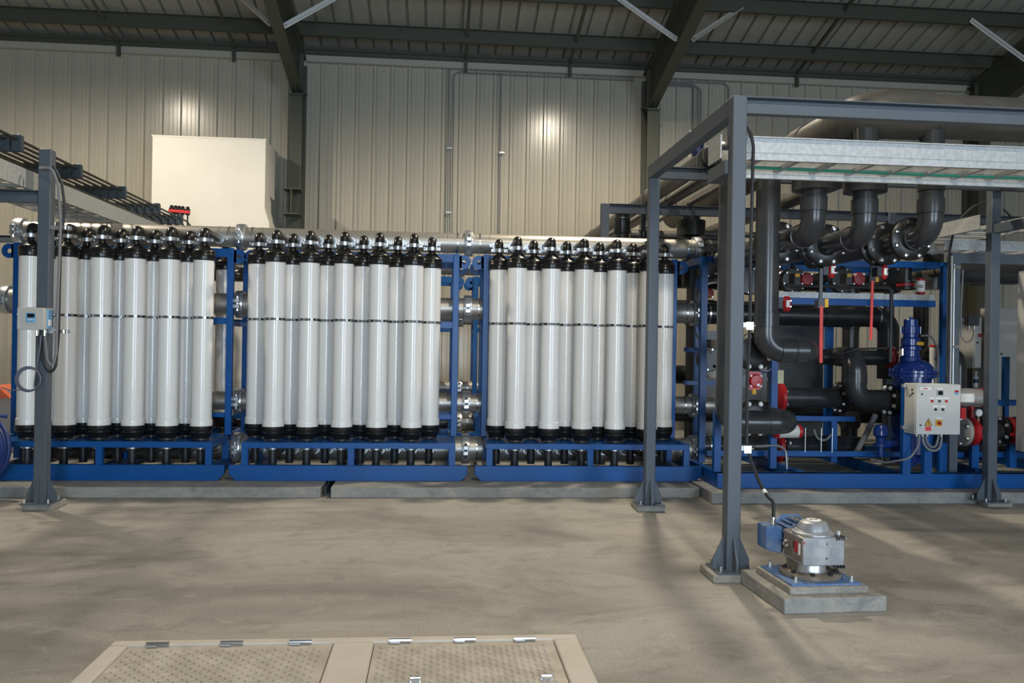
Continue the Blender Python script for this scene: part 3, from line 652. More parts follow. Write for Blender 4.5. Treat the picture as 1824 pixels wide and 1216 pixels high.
tag(B().tube([(2.4, 6.3, 3.10), (4.0, 6.34, 3.10), (8.0, 6.3, 3.10)], 0.012, 6, 0.2).obj('green_cable', 'green_cable'), 'green earth cable lying in the right cable tray', 'cable')
cable('cable', [(2.247,5.960,3.323), (2.283,5.950,3.272), (2.298,5.940,3.171), (2.298,5.950,2.890), (2.297,5.960,2.392), (2.306,5.970,1.860), (2.291,5.970,1.434), (2.291,5.960,0.977), (2.315,5.950,0.874), (2.358,5.880,0.707), (2.374,5.750,0.621), (2.392, 5.69, 0.60), (2.390, 5.688, 0.49)], 0.0125, 'rubber', 'black cable running down the nearest gantry post to the gear motor', fil=0.15)
for i, (py, lab) in enumerate(((580, 'zinc cable bracket halfway up the nearest gantry post'), (798, 'zinc cable bracket low on the nearest gantry post'))):
    z = 1.851 if i == 0 else 0.945
    t = T('cable_bracket', lab, 'bracket', (2.26, 5.93, z-0.02), 'cable brackets on the near post')
    B().box(2.217, 2.30, 5.90, 5.94, z-0.012, z+0.022).obj('arm', 'zinc', t); B().box(2.245, 2.30, 5.885, 5.90, z-0.03, z+0.025).obj('saddle', 'bright_steel', t)
    B().cyl((2.30, 5.91, z), (2.325, 5.91, z), 0.008, n=8).obj('bolt', 'bright_steel', t)
tag(B().cyl((2.367,5.810,0.660), (2.372,5.780,0.639), 0.0145, n=10).obj('cable_tag', 'panel_mark'), 'small white tag on the black motor cable', 'tag')

# ---------------------------------------------------------------- overhead pipes
def ubolt(t, x, y, z, r, ax='Y'):
    b = B(); pts = []
    for k in range(13):
        a = PI*k/12; pts.append((x+math.cos(a)*(r+0.008), y, z+math.sin(a)*(r+0.008)))
    pts = [(x+r+0.008, y, z-r-0.09)]+pts+[(x-r-0.008, y, z-r-0.09)]
    b.tube(pts, 0.008, 6); b.obj('u_bolt', 'bright_steel', t)
def flange(t, c, ax, r, n=8, m='flange_black', th=0.05, bolts='bright_steel', nm='flange', ri=0.0):
    f = B().lathe([(r*0.6, -th/2-0.02), (r*0.97, -th/2), (r, -th/2+0.006), (r, th/2-0.006), (r*0.97, th/2), (r*0.6, th/2+0.02)], c, ax, 32).obj(nm, m, t)
    d = Vector(ax).normalized(); u, v = perp(d)
    for k in range(n):
        a = 2*PI*(k+0.5)/n; p = Vector(c)+(u*math.cos(a)+v*math.sin(a))*r*0.83
        B().lathe([(0.026, 0), (0.026, 0.012), (0.018, 0.03), (0.0, 0.034)], p+d*(th/2), d, 10).obj('bolt_cap', bolts, f)
    return f
def ring(t, c, ax, r, w, m='pvc_grey', nm='socket'):
    return B().lathe([(r*0.9, -w/2), (r, -w/2+0.004), (r, w/2-0.004), (r*0.9, w/2)], c, ax, 28).obj(nm, m, t)
# pipes along the gantry
t = T('overhead_pipe', 'dusty grey pipe on the left side of the gantry running to the back wall', 'pipe', (2.76, 11, 3.54), 'pipes on the gantry')
B().tube([(2.76, 15.6, 3.645), (2.76, 8.25, 3.645)], 0.1, 20, 0.1).obj('pipe_body', 'pvc_dusty', t)
for y in (8.40, 10.76, 14.6): ubolt(t, 2.76, y, 3.645, 0.1)
t = T('overhead_pipe', 'second dusty grey pipe on the gantry, right of the first', 'pipe', (3.04, 11, 3.54), 'pipes on the gantry')
B().tube([(3.04, 15.4, 3.615), (3.04, 8.2, 3.615)], 0.07, 16).obj('pipe_body', 'pvc_dusty', t)
for y in (8.40, 10.76): ubolt(t, 3.04, y, 3.615, 0.07)
t = T('overhead_pipe', 'thin dusty pipe on the gantry, right of the two thick ones', 'pipe', (3.3, 11, 3.54), 'pipes on the gantry')
B().tube([(3.3, 15.2, 3.58), (3.3, 8.2, 3.575)], 0.03, 12).obj('pipe_body', 'pvc_dusty', t)
for y in (8.40, 10.76): ubolt(t, 3.3, y, 3.58, 0.03)
t = T('overhead_pipe', 'very large grey pipe with an elbow crossing above the gantry at right', 'pipe', (5.5, 8, 3.55), 'pipes on the gantry')
B().tube([(3.88, 13.5, 3.84), (3.88, 7.25, 3.84), (9.0, 7.25, 3.84)], 0.20, 32, 0.36, 14).obj('pipe_body', 'pvc_dusty', t)
ring(t, (3.88, 8.5, 3.84), (0,1,0), 0.215, 0.25, 'pvc_dusty'); B().box(3.8, 3.96, 8.34, 8.42, 3.535, 3.66).obj('saddle', 'gantry_grey', t); B().box(5.9, 6.06, 7.2, 7.3, 3.53, 3.66).obj('saddle', 'gantry_grey', t)
B().tube([(3.88, 7.72, 3.84), (3.88, 7.25, 3.84), (4.45, 7.25, 3.84)], 0.218, 32, 0.36, 14).obj('elbow', 'pvc_dusty', t)
t = T('overhead_pipe', 'dusty pipe seen under the gantry beam between the drop pipes', 'pipe', (4.62, 12, 3.54), 'pipes on the gantry')
B().tube([(4.62, 8.2, 3.645), (4.62, 14.5, 3.645)], 0.1, 16).obj('pipe_body', 'pvc_dusty', t); ubolt(t, 4.62, 10.76, 3.645, 0.1)
t = T('overhead_pipe', 'grey pipe with elbow behind the far right gantry post', 'pipe', (6.2, 11, 3.0), 'pipes on the gantry')
B().tube([(6.62, 13.8, 3.30), (6.62, 10.6, 3.30), (6.62, 10.6, 2.5)], 0.13, 20, 0.18).obj('pipe_body', 'pvc_grey', t); ubolt(t, 6.62, 11.4, 3.30, 0.13)
t = T('overhead_pipe', 'grey pipe with elbow at the right edge beyond the far right post', 'pipe', (7.2, 11, 3.0), 'pipes on the gantry')
B().tube([(7.5, 13.8, 3.35), (7.5, 10.9, 3.35), (7.5, 10.9, 2.6)], 0.13, 20, 0.18).obj('pipe_body', 'pvc_grey', t)
t = T('overhead_pipe', 'thin grey pipe crossing behind the drop pipes', 'pipe', (4.6, 12, 3.0), 'pipes on the gantry')
B().tube([(3.6, 12.0, 3.36), (6.4, 12.0, 3.36)], 0.045, 12).obj('pipe_body', 'pvc_dusty', t)
# air valve on top of the first pipe
t = T('air_valve', 'navy air release valve with white lid on the left gantry pipe', 'valve', (2.76, 8.75, 3.74))
B().lathe([(0.03, 0), (0.05, 0.02), (0.065, 0.06), (0.07, 0.20), (0.06, 0.23)], (2.76, 8.75, 3.73), n=20).obj('body', 'navy', t)
B().lathe([(0.085, 0.22), (0.088, 0.235), (0.08, 0.26), (0.02, 0.275)], (2.76, 8.75, 3.73), n=20).obj('lid', 'panel_mark', t)
B().tube([(2.70, 8.72, 4.0), (2.66, 8.70, 4.0), (2.66, 8.70, 3.72)], 0.01, 8, 0.03).obj('vent_tube', 'panel_mark', t)
B().cyl((2.73, 8.74, 3.99), (2.73, 8.74, 4.05), 0.015, n=8).obj('vent_nut', 'brass_dull', t)
# hanging pipes behind the top header
def drop(px, y, r, ztop, zbot, lab, col=None):
    t = T('hanging_pipe', lab, 'pipe', (px, y, zbot), 'pipes hanging behind the right rack')
    B().cyl((px, y, zbot), (px, y, ztop), r, n=20).obj('pipe_body', 'pvc_black', t)
    if col: B().lathe([(r, col[1]), (col[0], col[1]+0.02), (col[0], col[2]), (r, col[2]+0.01)], (px, y, 0), n=24).obj('socket', 'pvc_black', t)
drop(2.491, 11.2, 0.098, 3.5, 2.0, 'black pipe hanging left of the gantry post behind the right rack', (0.11, 3.2, 3.42))
drop(2.789, 11.2, 0.03, 3.5, 2.6, 'thin black pipe hanging behind the right rack', (0.04, 3.15, 3.25))
drop(3.462, 11.2, 0.115, 3.5, 2.5, 'wide black pipe with large socket above the right header end', (0.195, 3.19, 3.42))
t = T('cross_pipe', 'dusty pipe lying behind the top header at right', 'pipe', (3.6, 12.3, 3.2)); B().cyl((2.85, 12.3, 3.35), (4.5, 12.3, 3.35), 0.075, n=16).obj('pipe_body', 'pvc_dusty', t); ring(t, (4.0, 12.3, 3.35), (1,0,0), 0.09, 0.15, 'pvc_dusty')

# ---------------------------------------------------------------- drop pipes under the gantry
YP = 7.2
def dp(lab): return T('drop_pipe', lab, 'pipe', (3, YP, 1), 'grey drop pipes under the gantry')
t = dp('grey drop pipe behind the nearest gantry post with a low elbow')
x, z = 2.872, 0.943; xe = 3.517; YP = 8.0
B().tube([(2.76, 8.35, 3.645), (x, YP, 3.645), (x, YP, z), (xe, YP, z), (xe, 8.9, z)], 0.117, 28, 0.15, 10).obj('pipe_body', 'pvc_grey', t)
ring(t, (x, YP, z+0.27), (0,0,1), 0.124, 0.22); ring(t, (3.326, YP, z), (1,0,0), 0.122, 0.1)
flange(t, (3.258, 8.3, 0.954), (0,-1,0), 0.195, 8, bolts='panel_mark')
t = dp('grey drop pipe right of the nearest gantry post with a bright elbow at mid height')
YP = 7.6
x, z = 3.093, 1.665; xe = 3.567
B().tube([(3.04, 8.3, 3.60), (x, YP, 3.60), (x, YP, z), (xe, YP, z), (xe, 9.1, z)], 0.111, 28, 0.16, 10).obj('pipe_body', 'pvc_grey', t)
ring(t, (x, YP, z+0.29), (0,0,1), 0.119, 0.14); ring(t, (3.280, YP, z), (1,0,0), 0.118, 0.13); ring(t, (3.423, YP, z), (1,0,0), 0.118, 0.12)
flange(t, (x+0.02, 7.95, z-0.02), (0,-1,0), 0.19, 8, bolts='panel_mark')
YP = 7.2
LB = ['left of three short grey drop pipes with back-turned elbows', 'middle of three short grey drop pipes with back-turned elbows', 'right of three short grey drop pipes, with bolted black flange']
for i, (x, z) in enumerate(((3.354, 2.729), (3.834, 2.717), (4.466, 2.745))):
    t = dp(LB[i]); yb = 9.6
    B().tube([(x, YP, 3.68 if i else 3.38), (x, YP, z), (x, yb, z)], 0.107, 28, 0.16, 10).obj('pipe_body', 'pvc_grey', t)
    ring(t, (x, YP, z+0.26), (0,0,1), 0.117, 0.14); ring(t, (x, YP+0.28, z), (0,1,0), 0.117, 0.13)
    if i < 2: ring(t, (x, YP, 3.17), (0,0,1), 0.19, 0.13); 
    else: ring(t, (x, YP, 3.24), (0,0,1), 0.118, 0.2)
    flange(t, (x, 7.95, z), (0,-1,0), 0.21, 8, bolts='zinc'); flange(t, (x, 8.08, z), (0,-1,0), 0.21, 8, bolts='zinc')
    if i == 2: flange(t, (x, 7.52, z), (0,-1,0), 0.205, 8, bolts='bright_steel')

# ---------------------------------------------------------------- pump skid
SKY = 8.9
s = T('pump_skid', 'long blue pump skid base with open frame at the right', 'skid', (6.0, 10, 0.125))
zb0, zb1 = 0.126, 0.292
B().box(3.095, 9.3, SKY, SKY+0.08, zb0, zb1).obj('base_beam', 'blue_paint', s, bevel=0.005)
B().box(3.095, 9.3, SKY-0.006, SKY+0.12, zb1-0.012, zb1).obj('beam_flange', 'blue_paint', s)
B().box(3.095, 3.175, SKY+0.08, 11.4, zb0, zb1).obj('base_beam', 'blue_paint', s)
B().box(3.095, 9.3, 11.4, 11.48, zb0, zb1).obj('base_beam', 'blue_paint', s)
for x in (4.2, 5.4, 6.6, 7.8): B().box(x, x+0.08, SKY+0.08, 11.4, zb0, zb1-0.04).obj('cross_member', 'blue_paint', s)
B().box(3.175, 9.3, 9.5, 9.58, 0.40, 0.46).obj('rail', 'blue_paint', s)
B().box(4.1, 5.1, 9.72, 9.8, 0.80, 0.86).obj('rail', 'blue_paint', s)
def up(px, y, z0, z1, w_=0.075): B().box(px-w_/2, px+w_/2, y-w_/2, y+w_/2, z0, z1).obj('upright', 'blue_paint', s)
up(3.129, 9.04, zb1, 0.98); up(3.883, 9.3, zb1, 1.62); up(6.269, 9.8, zb1, 2.78); up(3.480, 10.9, zb1, 2.6, 0.06)
up(5.375, 11.0, zb1, 2.6, 0.09); up(4.859, 9.8, zb1, 0.86); up(3.2, 9.8, zb1, 2.78)
for (y, z) in ((9.8, 2.78), (10.8, 2.80)): B().box(3.2, 6.2, y-0.03, y+0.03, z-0.075, z).obj('top_rail', 'blue_paint', s)
B().box(3.9, 6.13, 9.75, 9.80, 2.22, 2.30).obj('mid_rail', 'blue_paint', s)
B().box(3.9, 6.10, 9.73, 9.79, 2.30, 2.37).obj('cable_channel', 'galv', s)
B().box(6.1, 6.16, 9.8, 11.4, 2.70, 2.78).obj('top_rail', 'blue_paint', s); B().box(3.17, 3.23, 9.8, 11.4, 2.70, 2.78).obj('top_rail', 'blue_paint', s)
B().box(3.3, 6.1, 10.75, 10.81, 1.60, 1.66).obj('back_rail', 'blue_paint', s)
B().box(3.1, 3.95, 10.2, 10.25, 1.20, 1.25).obj('left_rail', 'blue_paint', s); B().box(3.1, 3.8, 10.2, 10.25, 1.62, 1.67).obj('left_rail', 'blue_paint', s)
for i, (px, y, z0, z1) in enumerate(((6.424, 9.4, zb1, 0.78), (6.903, 9.4, zb1, 0.72), (5.828, 9.1, zb1, 0.62), (5.392, 9.1, zb1, 0.62))):
    B().box(px-0.045, px+0.045, y-0.03, y+0.03, z0, z1).obj('stand_leg', 'blue_paint', s)
B().box(7.087, 7.154, 9.8, 9.86, 1.0, 1.62).obj('upright', 'blue_paint', s)
# skid pipes
def spipe(lab, pts, r, fil=0.15, m='pvc_black', socks=()):
    t = T('skid_pipe', lab, 'pipe', pts[0], 'pipes of the pump skid')
    B().tube(pts, r, 24, fil, 9).obj('pipe_body', m, t)
    for c, ax, w_ in socks: ring(t, c, ax, r+0.01, w_, m)
    return t
H3 = HX[3]
t = spipe('dark pipe continuing the middle header across the pump skid', [(H3+0.06, 10.45, 2.112), (5.92, 10.45, 2.112), (5.92, 10.45, 1.3)], 0.135, 0.2, 'pvc_black', [((4.2, 10.45, 2.112), (1,0,0), 0.3), ((5.2, 10.45, 2.112), (1,0,0), 0.4)])
for x in (H3+0.16, 5.75): B().pipe_ring((x, 10.45, 2.112), (1,0,0), 0.134, 0.146, 0.02, 28).obj('band', 'bright_steel', t)
t = spipe('dark pipe continuing the top header behind the nearest gantry post', [(H3+0.06, 10.45, 2.935), (4.4, 10.45, 2.935)], 0.12, 0.2, 'pvc_black')
B().pipe_ring((H3+0.17, 10.45, 2.935), (1,0,0), 0.119, 0.131, 0.02, 28).obj('band', 'bright_steel', t)
t = spipe('grey pipe continuing the lower header behind the nearest gantry post', [(H3+0.06, 10.45, 0.925), (3.75, 10.45, 0.925), (3.95, 10.45, 0.925)], 0.105, 0.2, 'steel_pipe')
t = spipe('dark bottom pipe of the pump skid with red wafer valve', [(H3+0.06, 10.45, 0.40), (5.55, 10.45, 0.40)], 0.135, 0.2, 'pvc_grey', [((5.0, 10.45, 0.40), (1,0,0), 0.18), ((5.32, 10.45, 0.40), (1,0,0), 0.12)])
flange(t, (4.435, 10.45, 0.40), (1,0,0), 0.2, 6, 'red_paint', 0.06, 'zinc', 'wafer_valve')
flange(t, (4.502, 10.45, 0.40), (1,0,0), 0.19, 8, 'flange_black', 0.04, 'panel_mark')
B().pipe_ring((H3+0.2, 10.45, 0.40), (1,0,0), 0.134, 0.147, 0.02, 28).obj('band', 'bright_steel', t)
zq = 1.062
t = spipe('flanged dark pipe between two flanges in the middle of the pump skid', [(4.281, 10.1, zq), (5.143, 10.1, zq)], 0.125, 0.2, 'pvc_grey')
flange(t, (4.303, 10.1, zq), (1,0,0), 0.19, 6, 'red_paint', 0.05, 'zinc', 'wafer_valve'); flange(t, (5.099, 10.1, zq), (-1,0,0), 0.205, 8, 'flange_black', 0.05, 'zinc')
zs, zt_ = 1.586, 1.078
t = spipe('dark pipe running into the red valve left of the blue vessel', [(4.783, 10.0, 1.580), (5.712, 10.0, 1.580)], 0.095, 0.2, 'pvc_black', [((4.952, 10.0, 1.580), (1,0,0), 0.14)])
flange(t, (5.697, 10.0, 1.580), (1,0,0), 0.14, 6, 'red_dark', 0.05, 'panel_mark', 'wafer_valve')
t = spipe('dark S-shaped pipe bending down into the side of the blue vessel', [(5.003, 9.95, zs), (5.003, 9.55, zs), (5.011, 9.55, zt_), (5.463, 9.55, zt_)], 0.122, 0.17, 'pvc_grey', [((5.006, 9.55, (zs+zt_)/2), (0,0,1), 0.12)])
flange(t, (5.449, 9.55, zt_), (-1,0,0), 0.19, 8, 'flange_black', 0.05, 'panel_mark')
t = spipe('large dark pipe crossing behind the far right gantry post', [(6.774, 10.3, 2.700), (9.2, 10.3, 2.700)], 0.125, 0.2, 'pvc_grey', [((6.922, 10.3, 2.700), (1,0,0), 0.3), ((7.4, 10.3, 2.700), (1,0,0), 0.3)])
t = spipe('brownish pipe slanting back between the blue rails', [(6.569, 10.2, 2.735), (6.569, 12.6, 2.735)], 0.08, 0.1, 'pvc_dusty')
t = spipe('dark pipe with elbow beside the strut post at right', [(6.462, 9.8, 0.7), (6.462, 9.8, 1.62), (6.462, 10.4, 1.62)], 0.105, 0.14, 'pvc_grey')
t = spipe('dark low pipe to the right of the blue vessel', [(6.324, 9.9, 0.50), (8.6, 9.9, 0.50)], 0.12, 0.14, 'pvc_grey')
t = spipe('dark pipe behind the skid seen below the S-shaped pipe', [(5.685, 11.2, 0.68), (5.9, 11.2, 0.68)], 0.12, 0.14, 'pvc_black')
for i, (a, b_) in enumerate((((5.461,9.900,0.873), (5.192,9.900,0.353)), ((5.586,9.900,0.895), (5.555,9.900,0.508)), ((5.530,9.700,0.912), (5.630,9.700,0.534)))):
    cable('drain_hose', [a, tuple((Vector(a)+Vector(b_))/2+Vector((0.02, 0, 0.02))), b_], (0.035, 0.025, 0.014)[i], 'cable_grey', ['thick grey hose hanging under the S-shaped pipe', 'second grey hose hanging under the S-shaped pipe', 'thin grey hose left of the blue vessel'][i], 'hoses beside the blue vessel', 0.3, 10, 'hose')
# small grey conduit bow in front
cable('conduit_bow', [(3.656,9.250,0.546), (3.923,9.250,0.560), (4.025,9.250,0.515), (4.042,9.250,0.288)], 0.014, 'zinc', 'bent steel conduit on the pump skid right of the nearest post', fil=0.14, cat='conduit')
cable('blue_tube', [(3.180,8.200,1.496), (3.246,8.200,1.462), (3.329,8.200,1.423), (3.411,8.200,1.476)], 0.008, 'hose_blue', 'thin blue air tube above the red round actuator', fil=0.1, cat='tube')
# blue pressure vessel
vx, vy = 5.762, 9.6
t = T('filter_vessel', 'dark blue strainer vessel with geared motor on top', 'vessel', (vx, vy, 0.33))
B().lathe([(0.20, 0.40), (0.235, 0.44), (0.235, 1.36), (0.22, 1.38)], (vx, vy, 0), n=36).obj('body', 'vessel_blue', t)
f = B().lathe([(0.20, 1.36), (0.275, 1.365), (0.275, 1.40), (0.262, 1.405), (0.275, 1.41), (0.275, 1.44), (0.22, 1.45)], (vx, vy, 0), n=36).obj('lid_flange', 'vessel_blue', t)
for k in range(12):
    a = 2*PI*k/12; B().cyl((vx+0.255*math.cos(a), vy+0.255*math.sin(a), 1.35), (vx+0.255*math.cos(a), vy+0.255*math.sin(a), 1.46), 0.014, n=6).obj('bolt', 'vessel_blue', f)
B().lathe([(0.235, 1.44), (0.225, 1.48), (0.18, 1.53), (0.12, 1.56), (0.10, 1.57)], (vx, vy, 0), n=36).obj('dome', 'vessel_blue', t)
vt = 5.723
B().lathe([(0.115, 1.55), (0.12, 1.60), (0.10, 1.61), (0.10, 1.68), (0.118, 1.69), (0.118, 1.73), (0.095, 1.74), (0.11, 1.745), (0.11, 1.82), (0.085, 1.84), (0.085, 1.88)], (vt, vy, 0), n=24).obj('gearbox', 'vessel_blue', t)
mt = B().lathe([(0.085, 1.88), (0.095, 1.885), (0.095, 1.97), (0.08, 1.98), (0.08, 2.05), (0.072, 2.06)], (vt, vy, 0), n=24).obj('motor', 'vessel_blue', t)
for k in range(14):
    a = 2*PI*k/14; B().rect_bar((vt+0.1*math.cos(a), vy+0.1*math.sin(a), 1.885), (vt+0.1*math.cos(a), vy+0.1*math.sin(a), 1.97), 0.006, 0.02, (math.cos(a), math.sin(a), 0)).obj('fin', 'vessel_blue', mt)
B().cyl((vt, vy, 2.06), (vt, vy, 2.09), 0.02, n=10).obj('shaft_cap', 'vessel_blue', mt)
B().box(vt+0.01, vt+0.095, vy-0.122, vy-0.105, 1.745, 1.785).obj('warning_label', 'yellow', t)
B().cyl((vx-0.2, vy-0.1, 1.62), (vx-0.2, vy-0.1, 1.70), 0.018, n=8).obj('fitting', 'bright_steel', t)
for a in (0.6, 2.5, 4.2): B().box(vx+0.19*math.cos(a)-0.04, vx+0.19*math.cos(a)+0.04, vy+0.19*math.sin(a)-0.04, vy+0.19*math.sin(a)+0.04, 0.30, 0.46).obj('leg', 'vessel_blue', t)
cable('cable', [(vt+0.1, vy-0.05, 1.86), (vt+0.22, vy-0.06, 1.87), (vt+0.33, vy-0.04, 1.70), (vt+0.36, vy, 1.3)], 0.012, 'cable_grey', 'grey cable arching off the vessel motor', fil=0.12)
t = T('small_pump', 'small round blue pump at the foot of the vessel', 'pump', (5.220,9.350,0.508))
c = Vector((5.224,9.350,0.707))
B().lathe([(0.02, 0.1), (0.06, 0.09), (0.085, 0.04), (0.085, -0.03), (0.055, -0.06), (0.05, -0.12), (0.08, -0.13), (0.08, -0.16), (0.04, -0.17), (0.04, -0.28)], c, n=24).obj('body', 'vessel_blue', t)
B().cyl(c+Vector((0.03,0,-0.14)), c+Vector((0.2,0,-0.14)), 0.05, n=16).obj('outlet', 'vessel_blue', t)
# control panel
cx0, cx1 = 5.213, 5.727; cz0, cz1 = 0.764, 1.318
t = T('control_panel', 'light grey control box with buttons and warning sign in front of the vessel', 'control box', ((cx0+cx1)/2, 8.7, cz0))
B().box(cx0, cx1, 8.64, 8.85, cz0, cz1).obj('body', 'enclosure', t, bevel=0.004)
d = B().box(cx0+0.006, cx1-0.002, 8.62, 8.64, cz0+0.004, cz1-0.004).obj('door', 'enclosure', t, bevel=0.004)
def fx(px): return cx0+(px-467)/(1035-467)*(cx1-cx0)
def fz(py): return cz1-(py-285)/(908-285)*(cz1-cz0)
def plate(nm, a, b_, c_, d_, m, th=0.003, par=None): return B().box(fx(a), fx(c_), 8.62-th, 8.6201, fz(d_), fz(b_)).obj(nm, m, par or d)
for (a, b_, c_, d_) in ((510,322,655,358), (725,332,803,348), (632,452,702,470), (722,448,796,470), (806,448,888,468), (680,548,752,570), (770,548,846,570), (720,695,792,712)): plate('label_plate', a, b_, c_, d_, 'panel_mark')
plate('print', 550, 334, 612, 346, 'ink_red', 0.004)
mtr = plate('meter', 724, 358, 808, 424, 'cabinet', 0.008); plate('meter_face', 740, 368, 800, 416, 'lcd', 0.01, mtr)
def button(px, py, m, r=0.012):
    p = Vector((fx(px), 8.62, fz(py))); B().lathe([(r+0.003, 0), (r+0.003, 0.008), (r, 0.009), (r*0.9, 0.02), (0, 0.021)], p, (0,-1,0), 14).obj('button', m, d)
for px, py, m in ((667,493,'ink_red'), (760,493,'lens_green'), (849,493,'ink_red'), (714,596,'ink'), (805,596,'ink'), (537,410,'ink'), (525,792,'ink')): button(px, py, m, 0.012 if px > 600 else 0.006)
sw = plate('switch_plate', 716, 722, 798, 802, 'yellow', 0.006)
B().cyl((fx(758), 8.615, fz(762)), (fx(758), 8.595, fz(762)), 0.02, n=16).rect_bar((fx(740), 8.59, fz(748)), (fx(776), 8.59, fz(778)), 0.012, 0.01).obj('switch_knob', 'red_paint', sw)
def tri(nm, cxp, top, bot, hw, m, th): return B().prism([(fx(cxp), fz(top)), (fx(cxp+hw), fz(bot)), (fx(cxp-hw), fz(bot))], 'Y', 8.62-th, 8.6201).obj(nm, m, d)
tri('sign_border', 627, 703, 799, 52, 'ink', 0.002); w1 = tri('warning_sign', 627, 716, 793, 42, 'yellow', 0.003)
B().prism([(fx(630), fz(735)), (fx(618), fz(766)), (fx(626), fz(764)), (fx(620), fz(786)), (fx(637), fz(756)), (fx(629), fz(757)), (fx(637), fz(737))], 'Y', 8.616, 8.6171).obj('lightning_mark', 'ink', w1)
plate('red_sticker', 588, 806, 662, 860, 'red_bright', 0.002); plate('logo_red', 955, 358, 1007, 384, 'red_paint', 0.002); plate('logo_blue', 955, 386, 1007, 412, 'transmitter_blue', 0.002)
B().box(cx0-0.0012, cx0, 8.68, 8.70, fz(420), fz(395)).rect_bar((cx0-0.001, 8.75, fz(455)), (cx0-0.001, 8.70, fz(410)), 0.002, 0.012).rect_bar((cx0-0.001, 8.70, fz(410)), (cx0-0.001, 8.66, fz(398)), 0.002, 0.01).rect_bar((cx0-0.001, 8.71, fz(372)), (cx0-0.001, 8.685, fz(352)), 0.002, 0.02).obj('side_mark', 'ink', t)
for zz in (cz0+0.06, cz1-0.03): B().box(cx0-0.04, cx0, 8.80, 8.85, zz-0.02, zz+0.02).obj('mounting_lug', 'zinc', t)
B().cyl((fx(762), 8.75, cz1), (fx(762), 8.75, cz1+0.05), 0.014, n=10).obj('gland', 'bright_steel', t)
for px in (560, 640, 700, 880): B().cyl((fx(px), 8.74, cz0), (fx(px), 8.74, cz0-0.03), 0.016, n=10).obj('gland', 'bright_steel', t)
B().box(cx0+0.0, cx0+0.09, 8.86, 8.92, zb1, cz1-0.05).obj('stand', 'blue_paint', t); B().box(cx1-0.26, cx1-0.17, 8.86, 8.92, zb1, cz1-0.05).obj('stand', 'blue_paint', t)
cable('cable', [(fx(640), 8.74, cz0-0.01), (fx(645), 8.74, cz0-0.10), (fx(720), 8.74, cz0-0.19), (fx(850), 8.74, cz0-0.19), (fx(882), 8.74, cz0-0.08), (fx(882), 8.74, cz0)], 0.014, 'cable_grey', 'outer grey cable loop hanging under the control box', 'cables under the control box')
cable('cable', [(fx(700), 8.77, cz0-0.01), (fx(705), 8.77, cz0-0.08), (fx(760), 8.77, cz0-0.155), (fx(830), 8.77, cz0-0.155), (fx(862), 8.77, cz0-0.05), (fx(862), 8.77, cz0)], 0.013, 'cable_grey', 'inner grey cable loop hanging under the control box', 'cables under the control box')
cable('cable', [(fx(600), 8.75, cz0-0.01), (fx(590), 8.75, cz0-0.14), (fx(500), 8.76, cz0-0.28), (fx(320), 8.98, cz0-0.36), (fx(200), 9.1, cz0-0.34)], 0.011, 'cable_grey', 'grey cable swinging left from under the control box', 'cables under the control box')

# ---------------------------------------------------------------- valves and actuators
def capsule(lab, c, h, r, m='red_paint', stripe=True):
    t = T('valve_actuator', lab, 'actuator', c, 'red valve actuators'); c = Vector(c)
    B().lathe([(r*0.5, -h/2), (r*0.9, -h/2+0.02), (r, -h/2+0.05), (r, h/2-0.05), (r*0.9, h/2-0.02), (r*0.5, h/2)], c, n=18).obj('end_cover', m, t)
    B().box(c.x-r*2.4, c.x-r*0.6, c.y-0.01, c.y+0.10, c.z-h*0.3, c.z+h*0.3).obj('body', 'flange_black', t)
    if stripe: B().box(c.x-0.02, c.x+0.012, c.y-r-0.003, c.y-r+0.01, c.z-h*0.22, c.z+h*0.22).obj('label_plate', 'panel_mark', t)
    for zz in (-1, 1): B().cyl((c.x+r*0.6, c.y-r*0.95, c.z+zz*0.03), (c.x+r*0.6, c.y-r*0.7, c.z+zz*0.03), 0.008, n=6).obj('screw', 'bright_steel', t)
    return t
capsule('red actuator end peeking out right of the mid height drop pipe', (3.346,8.000,2.463), 0.17, 0.04)
capsule('red actuator under the middle drop pipe flange', (3.923,8.000,2.477), 0.16, 0.036)
capsule('red actuator under the right drop pipe flange', (4.478,8.000,2.473), 0.15, 0.032)
capsule('bright red actuator at the left end of the cable channel', (3.549,8.200,2.139), 0.155, 0.045)
def disc(lab, c, r, m, body='flange_black', yl=True):
    t = T('valve_actuator', lab, 'actuator', c, 'round red actuators'); c = Vector(c)
    k = B().lathe([(r, 0.05), (r*1.04, 0.0), (r, -0.03), (r*0.85, -0.045), (0, -0.05)], c, (0,1,0), 24).obj('cover', m, t)
    B().cyl(c+Vector((0,0.03,0)), c+Vector((0,0.22,0)), r*0.7, n=20).obj('body', body, t)
    B().box(c.x-r*2.0, c.x-r*1.05, c.y-0.02, c.y+0.14, c.z-r*0.9, c.z+r*0.9).obj('gearbox', body, t)
    for a in range(4):
        an = PI/4+a*PI/2; p = c+Vector((math.cos(an)*r*1.02, 0.0, math.sin(an)*r*1.02)); B().cyl(p+Vector((0,-0.03,0)), p+Vector((0,0.03,0)), 0.012, n=8).obj('bolt', 'panel_mark' if m == 'red_paint' else 'zinc', t)
    if yl: B().box(c.x-r*1.9, c.x-r*1.2, c.y-0.024, c.y-0.02, c.z+r*0.3, c.z+r*0.8).obj('indicator', 'yellow', t)
    return t
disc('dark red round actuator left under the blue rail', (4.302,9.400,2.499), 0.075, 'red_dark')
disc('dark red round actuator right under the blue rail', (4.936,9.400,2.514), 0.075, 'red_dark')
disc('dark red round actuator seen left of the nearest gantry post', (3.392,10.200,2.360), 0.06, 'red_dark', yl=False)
q = disc('bright red round actuator with white bolts between the two bent drop pipes', (3.112,7.900,1.360), 0.066, 'red_paint', yl=False)
